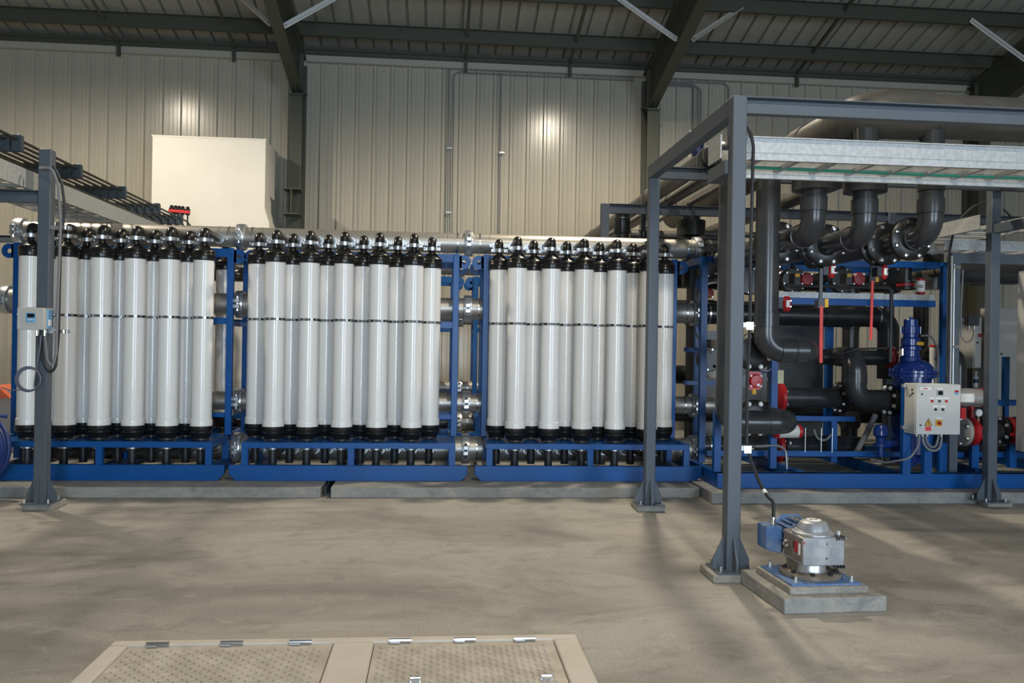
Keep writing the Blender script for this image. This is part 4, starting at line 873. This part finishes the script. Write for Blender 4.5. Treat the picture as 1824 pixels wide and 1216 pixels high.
c = Vector((3.112,7.900,1.360)); B().box(c.x-0.07, c.x+0.055, c.y-0.01, c.y+0.04, c.z-0.085, c.z+0.09).obj('square_plate', 'red_paint', q); B().box(c.x+0.0, c.x+0.025, c.y-0.055, c.y-0.045, c.z-0.05, c.z-0.025).obj('sticker', 'panel_mark', q); B().cyl((c.x-0.01, c.y, c.z-0.13), (c.x-0.01, c.y, c.z-0.08), 0.022, n=10).obj('yellow_nut', 'yellow', q)
for i, (pa, pb) in enumerate((((3.633,7.600,2.093), (3.636,7.600,1.552)), ((4.518,8.300,2.405), (4.510,8.300,1.787)))):
    t = T('red_lever', ['long red lever hanging in front of the elbow end', 'long red lever hanging right of the first one'][i], 'lever', pb, 'long red levers')
    B().rect_bar(pa, pb, 0.03 if i == 0 else 0.026, 0.012, (0,1,0)).obj('bar', 'red_bright', t)
    a = Vector(pa); B().box(a.x-0.03, a.x+0.03, a.y, a.y+0.08, a.z-0.02, a.z+0.06).obj('pivot', 'flange_black', t)
    B().box(a.x+0.035, a.x+0.07, a.y, a.y+0.02, a.z-0.01, a.z+0.07).obj('yellow_block', 'yellow', t)
    B().rect_bar(a+Vector((0,0.02,0.02)), a+Vector((0.0,0.02,0.36 if i == 0 else 0.2)), 0.03, 0.02, (0,1,0)).obj('stem', 'flange_black', t)
tag(B().box(3.726, 3.790, 8.8, 8.81, 1.294, 1.442).obj('paper_tag', 'tag_cream'), 'cream paper tag tied to a blue upright', 'tag')
def cyl_act(lab, p0, p1, r, m='aluminium', redw=0.05, both=True):
    t = T('valve_actuator', lab, 'actuator', p0, 'silver actuators with red ends'); p0, p1 = Vector(p0), Vector(p1); d_ = (p1-p0).normalized()
    B().cyl(p0, p1, r, n=24).obj('body', m, t)
    B().lathe([(r*1.05, 0), (r*1.06, redw*0.6), (r*0.8, redw), (0, redw*1.05)], p1, d_, 24).obj('end_cap', 'red_paint', t)
    if both: B().lathe([(r*1.05, 0), (r*1.06, redw*0.6), (r*0.8, redw), (0, redw*1.05)], p0, -d_, 24).obj('end_cap', 'red_paint', t)
    return t
t = cyl_act('silver actuator with red end right of the control box', (5.935,9.050,1.153), (6.243,9.050,1.149), 0.105, both=False)
B().box(5.944, 6.106, 8.942, 8.96, 1.103, 1.199).obj('label_plate', 'panel_mark', t)
B().box(5.987, 6.048, 9.0, 9.08, 0.906, 1.034).obj('bracket', 'red_paint', t)
t = T('butterfly_valve', 'red and black butterfly valve below the silver actuator', 'valve', (6.374,9.400,0.541)); c = Vector((6.385,9.400,0.723))
flange(t, c+Vector((-0.10,0,0)), (-1,0,0), 0.175, 6, 'cabinet', 0.05, 'zinc'); flange(t, c, (1,0,0), 0.17, 8, 'red_paint', 0.06, 'red_paint', 'wafer_body'); flange(t, c+Vector((0.10,0,0)), (1,0,0), 0.17, 6, 'flange_black', 0.05, 'zinc')
B().cyl(c+Vector((0.1,0,0)), c+Vector((0.5,0,0)), 0.1, n=20).obj('spool', 'pvc_grey', t); B().cyl(c+Vector((0,0,0.15)), c+Vector((0,0,0.3)), 0.035, n=12).obj('stem', 'red_dark', t)
t = T('pressure_gauge', 'small white dial gauge right of the control box', 'gauge', (6.317,9.150,0.868)); c = Vector((6.308,9.150,0.966))
B().cyl(c, c+Vector((0,0.04,0)), 0.045, n=20).obj('case', 'cabinet', t); B().cyl(c+Vector((0,-0.003,0)), c, 0.038, n=20).obj('dial', 'panel_mark', t); B().cyl(c+Vector((0.01,0.02,-0.1)), c+Vector((0,0.02,-0.03)), 0.012, n=8).obj('stem', 'brass_dull', t)
t = T('butterfly_valve', 'black and red butterfly valve right of the far right post', 'valve', (6.859,9.400,0.544)); c = Vector((6.863,9.400,0.740))
flange(t, c+Vector((-0.08,0,0)), (-1,0,0), 0.165, 6, 'flange_black', 0.05, 'zinc'); flange(t, c, (1,0,0), 0.16, 8, 'red_paint', 0.05, 'red_paint', 'wafer_body'); flange(t, c+Vector((0.09,0,0)), (1,0,0), 0.165, 6, 'flange_black', 0.05, 'zinc')
B().rect_bar(c+Vector((-0.12,-0.2,-0.03)), c+Vector((0.12,-0.2,-0.03)), 0.02, 0.035).obj('handle', 'red_paint', t); B().cyl(c+Vector((0.12,-0.22,-0.02)), c+Vector((0.12,-0.1,-0.02)), 0.07, n=20).obj('dial', 'cabinet', t)
t = cyl_act('upright white actuator with red ends behind the vessel', (6.282,10.000,1.442), (6.277,10.000,1.727), 0.055, 'panel_mark', 0.03)
p = Vector((6.236,9.930,1.571)); B().box(p.x-0.01, p.x+0.04, p.y-0.004, p.y+0.0, p.z-0.006, p.z+0.002).box(p.x-0.01, p.x+0.04, p.y-0.004, p.y, p.z+0.018, p.z+0.026).obj('print', 'ink', t)
t = cyl_act('small white actuator with red ends on the cable channel', (6.024,9.900,2.414), (6.022,9.900,2.555), 0.05, 'panel_mark', 0.03)
p = Vector((5.981,9.830,2.479)); B().box(p.x-0.03, p.x+0.03, p.y-0.004, p.y, p.z-0.012, p.z-0.004).box(p.x-0.03, p.x+0.03, p.y-0.004, p.y, p.z+0.008, p.z+0.016).obj('print', 'ink', t)
c = Vector((5.853,9.950,2.498)); B().lathe([(0.09, -0.06), (0.12, -0.05), (0.12, -0.03), (0.09, -0.025), (0.1, -0.02), (0.1, 0.03), (0.12, 0.035), (0.12, 0.055), (0.07, 0.06), (0.07, 0.28), (0.04, 0.30)], c, n=20).obj('valve_body', 'flange_black', t)
B().pipe_ring(c+Vector((0,0,0.005)), (0,0,1), 0.09, 0.108, 0.04, 20).obj('red_ring', 'red_dark', t)
B().cyl(c+Vector((0,0,0.05)), c+Vector((0,0,0.3)), 0.068, n=16).obj('pipe_stub', 'pvc_grey', t)
t = cyl_act('pale actuator with red end under the low grey elbow', (3.899,9.200,0.727), (4.133,9.200,0.729), 0.075, 'enclosure', 0.05)

# ---------------------------------------------------------------- far right: strut post, cabinets, second trays
t = T('strut_post', 'grey strut post with conduits left of the far right gantry post', 'post', (6.066, 9.3, 0.125))
xs = 6.066
B().box(xs-0.05, xs+0.05, 9.25, 9.35, 0.13, 2.80).obj('post', 'gantry_grey', t); B().box(xs-0.05, 8.5, 9.26, 9.34, 2.72, 2.84).obj('arm', 'gantry_grey', t)
for zz in (2.667, 1.734): B().box(xs-0.09, xs+0.03, 9.21, 9.25, zz-0.015, zz+0.015).obj('clip', 'bright_steel', t)
tag(B().cyl((xs-0.075, 9.22, 1.254), (xs-0.08, 9.22, 2.798), 0.016, n=10).obj('conduit', 'bright_steel'), 'bright steel conduit on the strut post', 'conduit')
tag(B().cyl((xs-0.035, 9.23, 1.254), (xs-0.04, 9.23, 2.699), 0.010, n=10).obj('conduit', 'zinc'), 'thin second conduit beside the bright one on the strut post', 'conduit')
cable('cable', [(6.183,8.900,3.381), (6.069,8.950,3.347), (5.949,9.000,3.210), (5.883,9.050,3.008), (5.878,9.100,2.819), (5.935,9.180,2.108), (5.930,9.180,1.583)], 0.013, 'rubber', 'black cable arching from the far right post down the strut post', fil=0.2)
cable('cable', [(6.387,8.900,3.310), (6.477,8.900,3.230), (6.592,9.000,3.164)], 0.012, 'rubber', 'short black cable right of the far right post', fil=0.15)
t = T('junction_box', 'dark junction box with looped cable on the strut post', 'junction box', (6.310,9.300,1.972)); c = Vector((6.308,9.300,2.052))
B().box(c.x-0.07, c.x+0.07, 9.27, 9.35, c.z-0.065, c.z+0.065).obj('box', 'rubber', t, bevel=0.005); B().box(xs, c.x, 9.36, 9.38, c.z-0.04, c.z-0.02).box(xs, c.x, 9.36, 9.38, c.z+0.02, c.z+0.04).obj('bracket', 'gantry_grey', t)
for dx in (-0.035, 0.03): B().cyl((c.x+dx, 9.31, c.z-0.065), (c.x+dx, 9.31, c.z-0.11), 0.014, n=8).obj('gland', 'bright_steel', t)
cable('cable', [(c.x+0.03, 9.31, c.z-0.10), (c.x+0.02, 9.31, c.z-0.22), (c.x-0.06, 9.31, c.z-0.28), (c.x-0.13, 9.31, c.z-0.2), (c.x-0.14, 9.31, c.z+0.1), (c.x-0.12, 9.31, c.z+0.6)], 0.010, 'cable_grey', 'grey cable looping under the junction box', fil=0.1)
t = T('cable_tray', 'galvanised tray running back behind the far right gantry post', 'cable tray', (6.1, 10, 3.02))
for x in (5.80, 6.35): B().box(x-0.004, x+0.004, 8.45, 12.6, 3.0, 3.16).box(x-0.02, x+0.02, 8.45, 12.6, 3.0, 3.008).obj('side_rail', 'galv', t)
for k in range(14): B().box(5.8, 6.35, 8.6+0.3*k-0.022, 8.6+0.3*k+0.022, 3.0, 3.025).obj('rung', 'galv', t)
t = T('cable_tray', 'short galvanised tray at the right edge beyond the far right post', 'cable tray', (7.2, 9.1, 2.84))
for y in (9.15, 9.55): B().box(5.85, 8.6, y-0.004, y+0.004, 2.86, 2.98).obj('side_rail', 'galv', t)
for k in range(9): B().box(5.95+0.3*k-0.02, 5.95+0.3*k+0.02, 9.15, 9.55, 2.845, 2.868).obj('rung', 'galv', t)
def cabinet(lab, x0, x1, y0, y1, z0, z1, m='cabinet', extra=None):
    t = T('cabinet', lab, 'cabinet', ((x0+x1)/2, (y0+y1)/2, z0)); B().box(x0, x1, y0+0.02, y1, z0, z1).obj('body', m, t, bevel=0.005); d = B().box(x0+0.01, x1-0.01, y0, y0+0.02, z0+0.01, z1-0.01).obj('door', m, t, bevel=0.004)
    B().cyl((x0+0.05, y0-0.012, (z0+z1)/2), (x0+0.05, y0, (z0+z1)/2), 0.014, n=10).obj('lock', 'ink', d)
    if extra: B().box(*extra).obj('emergency_switch', 'red_dark', d)
    return t
cabinet('tall grey cabinet at the right edge of the picture', 6.653, 7.4, 8.35, 9.0, 0.549, 2.614)
cabinet('cream cabinet with red switch behind the far right post', 7.627, 7.75, 11.2, 11.7, 1.443, 2.166, 'cabinet', (7.686, 7.737, 11.185, 11.2, 1.885, 1.933))
cabinet('pale cabinet between the far right post and the grey cabinet', 7.85, 8.7, 11.0, 11.4, 1.0, 2.3, 'cabinet')
cabinet('blue-grey switch cabinet behind the drop pipe elbows', 5.221, 5.938, 12.3, 12.8, 0.125, 2.045, 'gantry_grey')
for zz in (0.2,): 
    t = T('equipment_stand', 'blue steel stand behind the far right post', 'stand', (7.3, 11.3, 0.125))
    B().box(6.9, 8.8, 11.0, 11.06, 0.92, 0.99).box(6.9, 8.8, 11.7, 11.76, 0.92, 0.99).obj('shelf_rail', 'blue_paint', t); B().box(6.9, 8.8, 11.0, 11.76, 0.985, 0.995).obj('shelf', 'blue_paint', t)
    for x in (6.95, 8.0, 8.75): B().box(x-0.03, x+0.03, 11.0, 11.06, 0.126, 0.93).obj('leg', 'blue_paint', t); B().box(x-0.03, x+0.03, 11.7, 11.76, 0.126, 0.93).obj('leg', 'blue_paint', t)
t = T('water_bottle', 'clear plastic water bottle behind the control box', 'bottle', (6.980,10.200,1.210)); c = Vector((6.980,10.200,1.210))
B().lathe([(0.028, 0), (0.03, 0.02), (0.03, 0.13), (0.012, 0.17), (0.012, 0.19)], c, n=14).obj('body', 'bottle', t); B().cyl(c+Vector((0,0,0.19)), c+Vector((0,0,0.205)), 0.014, n=10).obj('cap', 'panel_mark', t); B().cyl(c+Vector((0,0,0.06)), c+Vector((0,0,0.11)), 0.031, n=14).obj('label', 'navy', t)
t = T('valve_stack', 'dark valve block behind the control box carrying the water bottle', 'valve', (6.922,10.200,0.990)); c = Vector((6.903,10.200,1.209))
B().box(c.x-0.12, c.x+0.14, 10.12, 10.32, 0.62, c.z).obj('block', 'flange_black', t); B().box(c.x-0.10, c.x-0.02, 10.13, 10.28, c.z, c.z+0.25).obj('riser', 'flange_black', t)

# ---------------------------------------------------------------- gear motor on its pedestal
RZ = math.radians(2.6)
ped = T('motor_pedestal', 'two step concrete pedestal under the gear motor', 'pedestal', (0, 0, 0))
B().box(0, 0.70, 0, 0.69, 0, 0.10).obj('lower_step', 'concrete_plinth', ped, bevel=0.008)
B().box(0.075, 0.615, 0.075, 0.60, 0.10, 0.145).obj('upper_step', 'concrete_footing', ped, bevel=0.005)
ped.location = (2.217, 5.08, 0); ped.rotation_euler = (0, 0, RZ)
gm = T('gear_motor', 'grey gearbox with blue motor bolted on the concrete pedestal', 'gear motor', (0, 0, 0))
bp = B().box(0.10, 0.585, 0.105, 0.575, 0.145, 0.157).obj('base_plate', 'motor_blue', gm)
for (x, y) in ((0.15, 0.15), (0.54, 0.15), (0.15, 0.53), (0.54, 0.53)): B().cyl((x, y, 0.157), (x, y, 0.17), 0.02, n=6).cyl((x, y, 0.17), (x, y, 0.195), 0.011, n=8).obj('plate_bolt', 'zinc', bp)
fc = (0.345, 0.335)
fl = B().lathe([(0.195, 0.157), (0.20, 0.162), (0.20, 0.180), (0.19, 0.186), (0.11, 0.188)], (fc[0], fc[1], 0), n=40).obj('mounting_disc', 'gear_dusty', gm)
for a in range(8): B().cyl((fc[0]+0.165*math.cos(a*PI/4+0.4), fc[1]+0.165*math.sin(a*PI/4+0.4), 0.18), (fc[0]+0.165*math.cos(a*PI/4+0.4), fc[1]+0.165*math.sin(a*PI/4+0.4), 0.205), 0.015, n=6).obj('disc_bolt', 'flange_black', fl)
B().lathe([(0.13, 0.186), (0.105, 0.19), (0.10, 0.20), (0.10, 0.29)], (fc[0], fc[1], 0), n=32).obj('neck', 'aluminium', gm)
hb = B()
hb.box(0.145, 0.44, 0.19, 0.475, 0.279, 0.468)
h = hb.mv(0.072, 0, -0.03).obj('housing', 'gear_grey', gm, bevel=0.008)
B().box(0.1435, 0.146, 0.205, 0.46, 0.30, 0.455).mv(0.072, 0, -0.03).obj('side_cover', 'gear_dusty', h)
B().box(0.155, 0.43, 0.20, 0.465, 0.466, 0.472).mv(0.072, 0, -0.03).obj('dusty_top', 'gear_dusty', h)
B().box(0.165, 0.255, 0.30, 0.465, 0.195, 0.282).mv(0.072, 0, -0.03).obj('side_foot', 'gear_dusty', h)
B().cyl((0.385, 0.193, 0.375), (0.385, 0.186, 0.375), 0.042, n=28).mv(0.072, 0, -0.03).obj('round_cover', 'gear_grey', h)
B().tor((0.385, 0.188, 0.375), (0,1,0), 0.042, 0.002, 28, 6).mv(0.072, 0, -0.03).obj('cover_rim', 'aluminium', h)
for (x, z) in ((0.315, 0.425), (0.312, 0.33)): B().cyl((x, 0.192, z), (x, 0.186, z), 0.008, n=10).mv(0.072, 0, -0.03).obj('plug', 'gear_dusty', h)
for k in range(4):
    B().box(0.378+0.017*k, 0.386+0.017*k, 0.183, 0.25, 0.45, 0.474).mv(0.072, 0, -0.03).obj('cooling_fin', 'flange_black', h); B().box(0.378+0.019*k, 0.388+0.019*k, 0.19, 0.30, 0.262, 0.281).mv(0.072, 0, -0.03).obj('cooling_fin', 'flange_black', h)
B().box(0.1415, 0.144, 0.255, 0.305, 0.355, 0.425).mv(0.072, 0, -0.03).obj('red_plate', 'red_paint', h); B().box(0.141, 0.144, 0.225, 0.25, 0.345, 0.42).mv(0.072, 0, -0.03).obj('rating_plate', 'panel_mark', h); B().box(0.141, 0.144, 0.305, 0.325, 0.37, 0.42).mv(0.072, 0, -0.03).obj('rating_plate', 'ink', h)
B().box(0.150, 0.158, 0.1885, 0.191, 0.425, 0.445).mv(0.072, 0, -0.03).obj('paint_spot', 'ink_red', h)
B().lathe([(0.14, 0.47), (0.138, 0.482), (0.122, 0.487), (0.118, 0.494), (0.105, 0.496), (0.10, 0.52), (0.088, 0.545), (0.065, 0.556), (0, 0.56)], (0.285, 0.325, 0), n=40).mv(0.072, 0, -0.03).obj('dome_cover', 'gear_grey', h)
dl = B().lathe([(0.048, 0.5565), (0.048, 0.561), (0.0, 0.562)], (0.287, 0.325, 0), n=28).mv(0.072, 0, -0.03).obj('dome_label', 'panel_mark', h)
for i, x in enumerate((0.265, 0.282, 0.298, 0.312)): B().box(x-0.006, x+0.006, 0.318+0.004*(i % 2), 0.332+0.004*(i % 2), 0.561, 0.5635).mv(0.072, 0, -0.03).obj('print', 'ink', dl)
B().cyl((0.425, 0.25, 0.47), (0.425, 0.25, 0.50), 0.018, n=12).mv(0.072, 0, -0.03).obj('breather', 'aluminium', h); B().lathe([(0.012, 0), (0.012, 0.01), (0.0, 0.03)], (0.44, 0.21, 0.455), (1,0,0), 10).mv(0.072, 0, -0.03).obj('vent_cone', 'aluminium', h)
B().tor((0.13, 0.40, 0.385), (0,1,0.2), 0.02, 0.006, 18, 6).mv(0.072, 0, -0.03).obj('eye_bolt', 'zinc', h)
# motor behind
mo = B().lathe([(0.08, 0.47), (0.11, 0.49), (0.11, 0.50), (0.096, 0.51), (0.096, 0.70), (0.108, 0.705), (0.108, 0.78), (0.06, 0.80)], (0.275, 0.0, 0.385), (0,1,0), 28).mv(0.072, 0, -0.03).obj('motor', 'motor_blue', gm)
for k in range(16):
    a = 2*PI*k/16; B().rect_bar((0.275+0.103*math.cos(a), 0.515, 0.385+0.103*math.sin(a)), (0.275+0.103*math.cos(a), 0.70, 0.385+0.103*math.sin(a)), 0.005, 0.02, (math.cos(a), 0, math.sin(a))).mv(0.072, 0, -0.03).obj('cooling_fin', 'motor_blue', mo)
B().tor((0.285, 0.585, 0.52), (0.3,1,0), 0.02, 0.005, 18, 6).mv(0.072, 0, -0.03).obj('eye_bolt', 'zinc', mo)
B().prism([(0.18, 0.545), (0.30, 0.545), (0.335, 0.50), (0.325, 0.497), (0.295, 0.532), (0.185, 0.532), (0.145, 0.49), (0.135, 0.493)], 'Y', 0.56, 0.575).mv(0.072, 0, -0.03).obj('guard_arch', 'motor_blue', mo)
tb = B().prism([(0.06, 0.30), (0.16, 0.275), (0.18, 0.29), (0.18, 0.45), (0.165, 0.465), (0.06, 0.465)], 'Y', 0.545, 0.70).mv(0.072, 0, -0.03).obj('terminal_box', 'motor_blue', gm, bevel=0.005)
B().box(0.055, 0.06, 0.55, 0.695, 0.31, 0.46).mv(0.072, 0, -0.03).obj('terminal_lid', 'motor_blue', tb)
B().lathe([(0.020, 0.46), (0.020, 0.48), (0.016, 0.485), (0.017, 0.52), (0.014, 0.525)], (0.128, 0.60, 0), n=12).mv(0.072, 0, -0.03).obj('cable_gland', 'bright_steel', tb)
gm.location = (2.217, 5.08, 0); gm.rotation_euler = (0, 0, RZ)

# ---------------------------------------------------------------- crowded valve gear behind the drop pipes
cable('instrument_pipe', [(4.05, 9.4, 2.42), (5.356, 9.4, 2.42), (5.356, 9.4, 1.537)], 0.022, 'rubber', 'thin black pipe along the cable channel, turning down beside the vessel', fil=0.06, cat='pipe')
cable('instrument_pipe', [(4.769,9.450,1.627), (4.990,9.450,1.690), (5.375,9.450,1.703)], 0.012, 'rubber', 'thin black pipe above the S-shaped pipe', fil=0.1, cat='pipe')
def vblock(lab, c, m='flange_black', cap='red_dark', s=1.0):
    t = T('butterfly_valve', lab, 'valve', c, 'black valves under the blue rails'); c = Vector(c)
    B().lathe([(0.16*s, -0.05), (0.17*s, -0.04), (0.17*s, 0.04), (0.16*s, 0.05)], c, (0,1,0), 24).obj('disc_body', m, t)
    B().cyl(c+Vector((0,0,0.15*s)), c+Vector((0,0,0.32*s)), 0.03, n=10).obj('stem', m, t)
    B().box(c.x-0.09*s, c.x+0.09*s, c.y-0.06, c.y+0.06, c.z+0.28*s, c.z+0.40*s).obj('gearbox', cap, t)
    for a in range(6):
        an = a*PI/3+0.3; p = c+Vector((math.cos(an)*0.145*s, -0.05, math.sin(an)*0.145*s)); B().cyl(p, p+Vector((0,-0.02,0)), 0.013, n=8).obj('bolt', 'zinc', t)
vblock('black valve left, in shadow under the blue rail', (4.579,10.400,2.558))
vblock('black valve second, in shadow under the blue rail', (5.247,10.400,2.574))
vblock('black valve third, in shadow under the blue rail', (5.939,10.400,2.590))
vblock('black valve just left of the nearest gantry post', (3.387,10.200,2.672), s=0.7, cap='flange_black')
vblock('black valve behind the nearest gantry post at waist height', (3.406,10.200,1.523), s=0.9, cap='flange_black')
vblock('black valve beside the mid height drop pipe', (3.692,9.600,2.480))
def bpipe(lab, p0, p1, r, m='pvc_black'):
    t = T('rear_pipe', lab, 'pipe', p0, 'black pipes behind the pump skid'); B().cyl(p0, p1, r, n=20).obj('pipe_body', m, t)
    d_ = (Vector(p1)-Vector(p0)).normalized()
    for f in (0.25, 0.7): B().lathe([(r, -0.08), (r+0.012, -0.075), (r+0.012, 0.075), (r, 0.08)], Vector(p0).lerp(Vector(p1), f), d_, 20).obj('socket', m, t)
bpipe('black pipe high behind the pump skid', (3.3, 12.6, 2.72), (7.2, 12.6, 2.72), 0.14)
bpipe('black pipe at head height behind the pump skid', (3.3, 12.4, 2.28), (6.6, 12.4, 2.28), 0.11)
bpipe('black pipe low behind the pump skid', (3.3, 11.6, 0.75), (6.9, 11.6, 0.75), 0.15)
bpipe('black pipe at knee height behind the pump skid', (3.3, 12.4, 1.25), (5.0, 12.4, 1.25), 0.13)
bpipe('black upright pipe left behind the pump skid', (3.75, 11.9, 0.13), (3.75, 11.9, 2.9), 0.12)
bpipe('black upright pipe right behind the pump skid', (6.15, 11.9, 0.13), (6.15, 11.9, 2.9), 0.12)
bpipe('dark upright pipe behind the blue vessel', (6.704, 11.0, 0.13), (6.704, 11.0, 2.3), 0.10)
for i, pts in enumerate(([(3.192,10.000,2.219), (3.211,10.000,2.359), (3.324,10.000,2.465), (3.452,10.000,2.482)], [(3.275,10.000,1.526), (3.307,10.000,1.332), (3.386,10.000,1.277), (3.458,10.000,1.292)], [(3.156,10.000,1.871), (3.251,10.000,1.720), (3.381,10.000,1.611)], [(4.522,9.600,0.709), (4.559,9.600,0.608), (4.665,9.600,0.568), (4.748,9.600,0.663)])):
    cable('hose', pts, 0.014, 'cable_grey', ['grey hose arching left of the nearest gantry post', 'grey hose sagging left of the nearest gantry post', 'dark hose slanting left of the nearest gantry post', 'grey hose loop under the flanged pipe'][i], 'hoses on the pump skid', 0.1, 8, 'hose')
for i, (c, m) in enumerate((((3.294,10.100,1.924), 'blue_paint'), ((3.303,10.100,1.419), 'blue_paint'), ((3.466,10.200,1.439), 'panel_mark'))):
    c = Vector(c); t = T('solenoid_box', ['small blue box left of the nearest gantry post, upper', 'small blue box left of the nearest gantry post, lower', 'small white box beside the lower small blue box'][i], 'box', c, 'small boxes on the pump skid')
    B().box(c.x-0.05, c.x+0.05, c.y-0.03, c.y+0.03, c.z-0.06, c.z+0.06).obj('case', m, t, bevel=0.006); B().cyl(c+Vector((0,-0.03,0)), c+Vector((0,-0.05,0)), 0.02, n=12).obj('knob', 'cabinet', t)
for i, px in enumerate((4.370, 4.567, 4.703)):
    tag(B().cyl((px, 9.5, 0.45), (px, 9.5, 0.74), 0.006, n=8).obj('threaded_rod', 'zinc'), ['bright rod left below the flanged pipe', 'bright rod second below the flanged pipe', 'bright rod third below the flanged pipe'][i], 'rod', 'bright rods on the skid')
t = T('relay_panel', 'grey sheet panel low behind the flanged pipe', 'panel', (4.4, 12.0, 0.13)); B().box(3.95, 4.9, 11.98, 12.02, 0.13, 1.5).obj('sheet', 'cabinet', t); B().box(3.95, 4.9, 11.95, 11.98, 1.18, 1.24).obj('stiffener', 'cabinet', t)
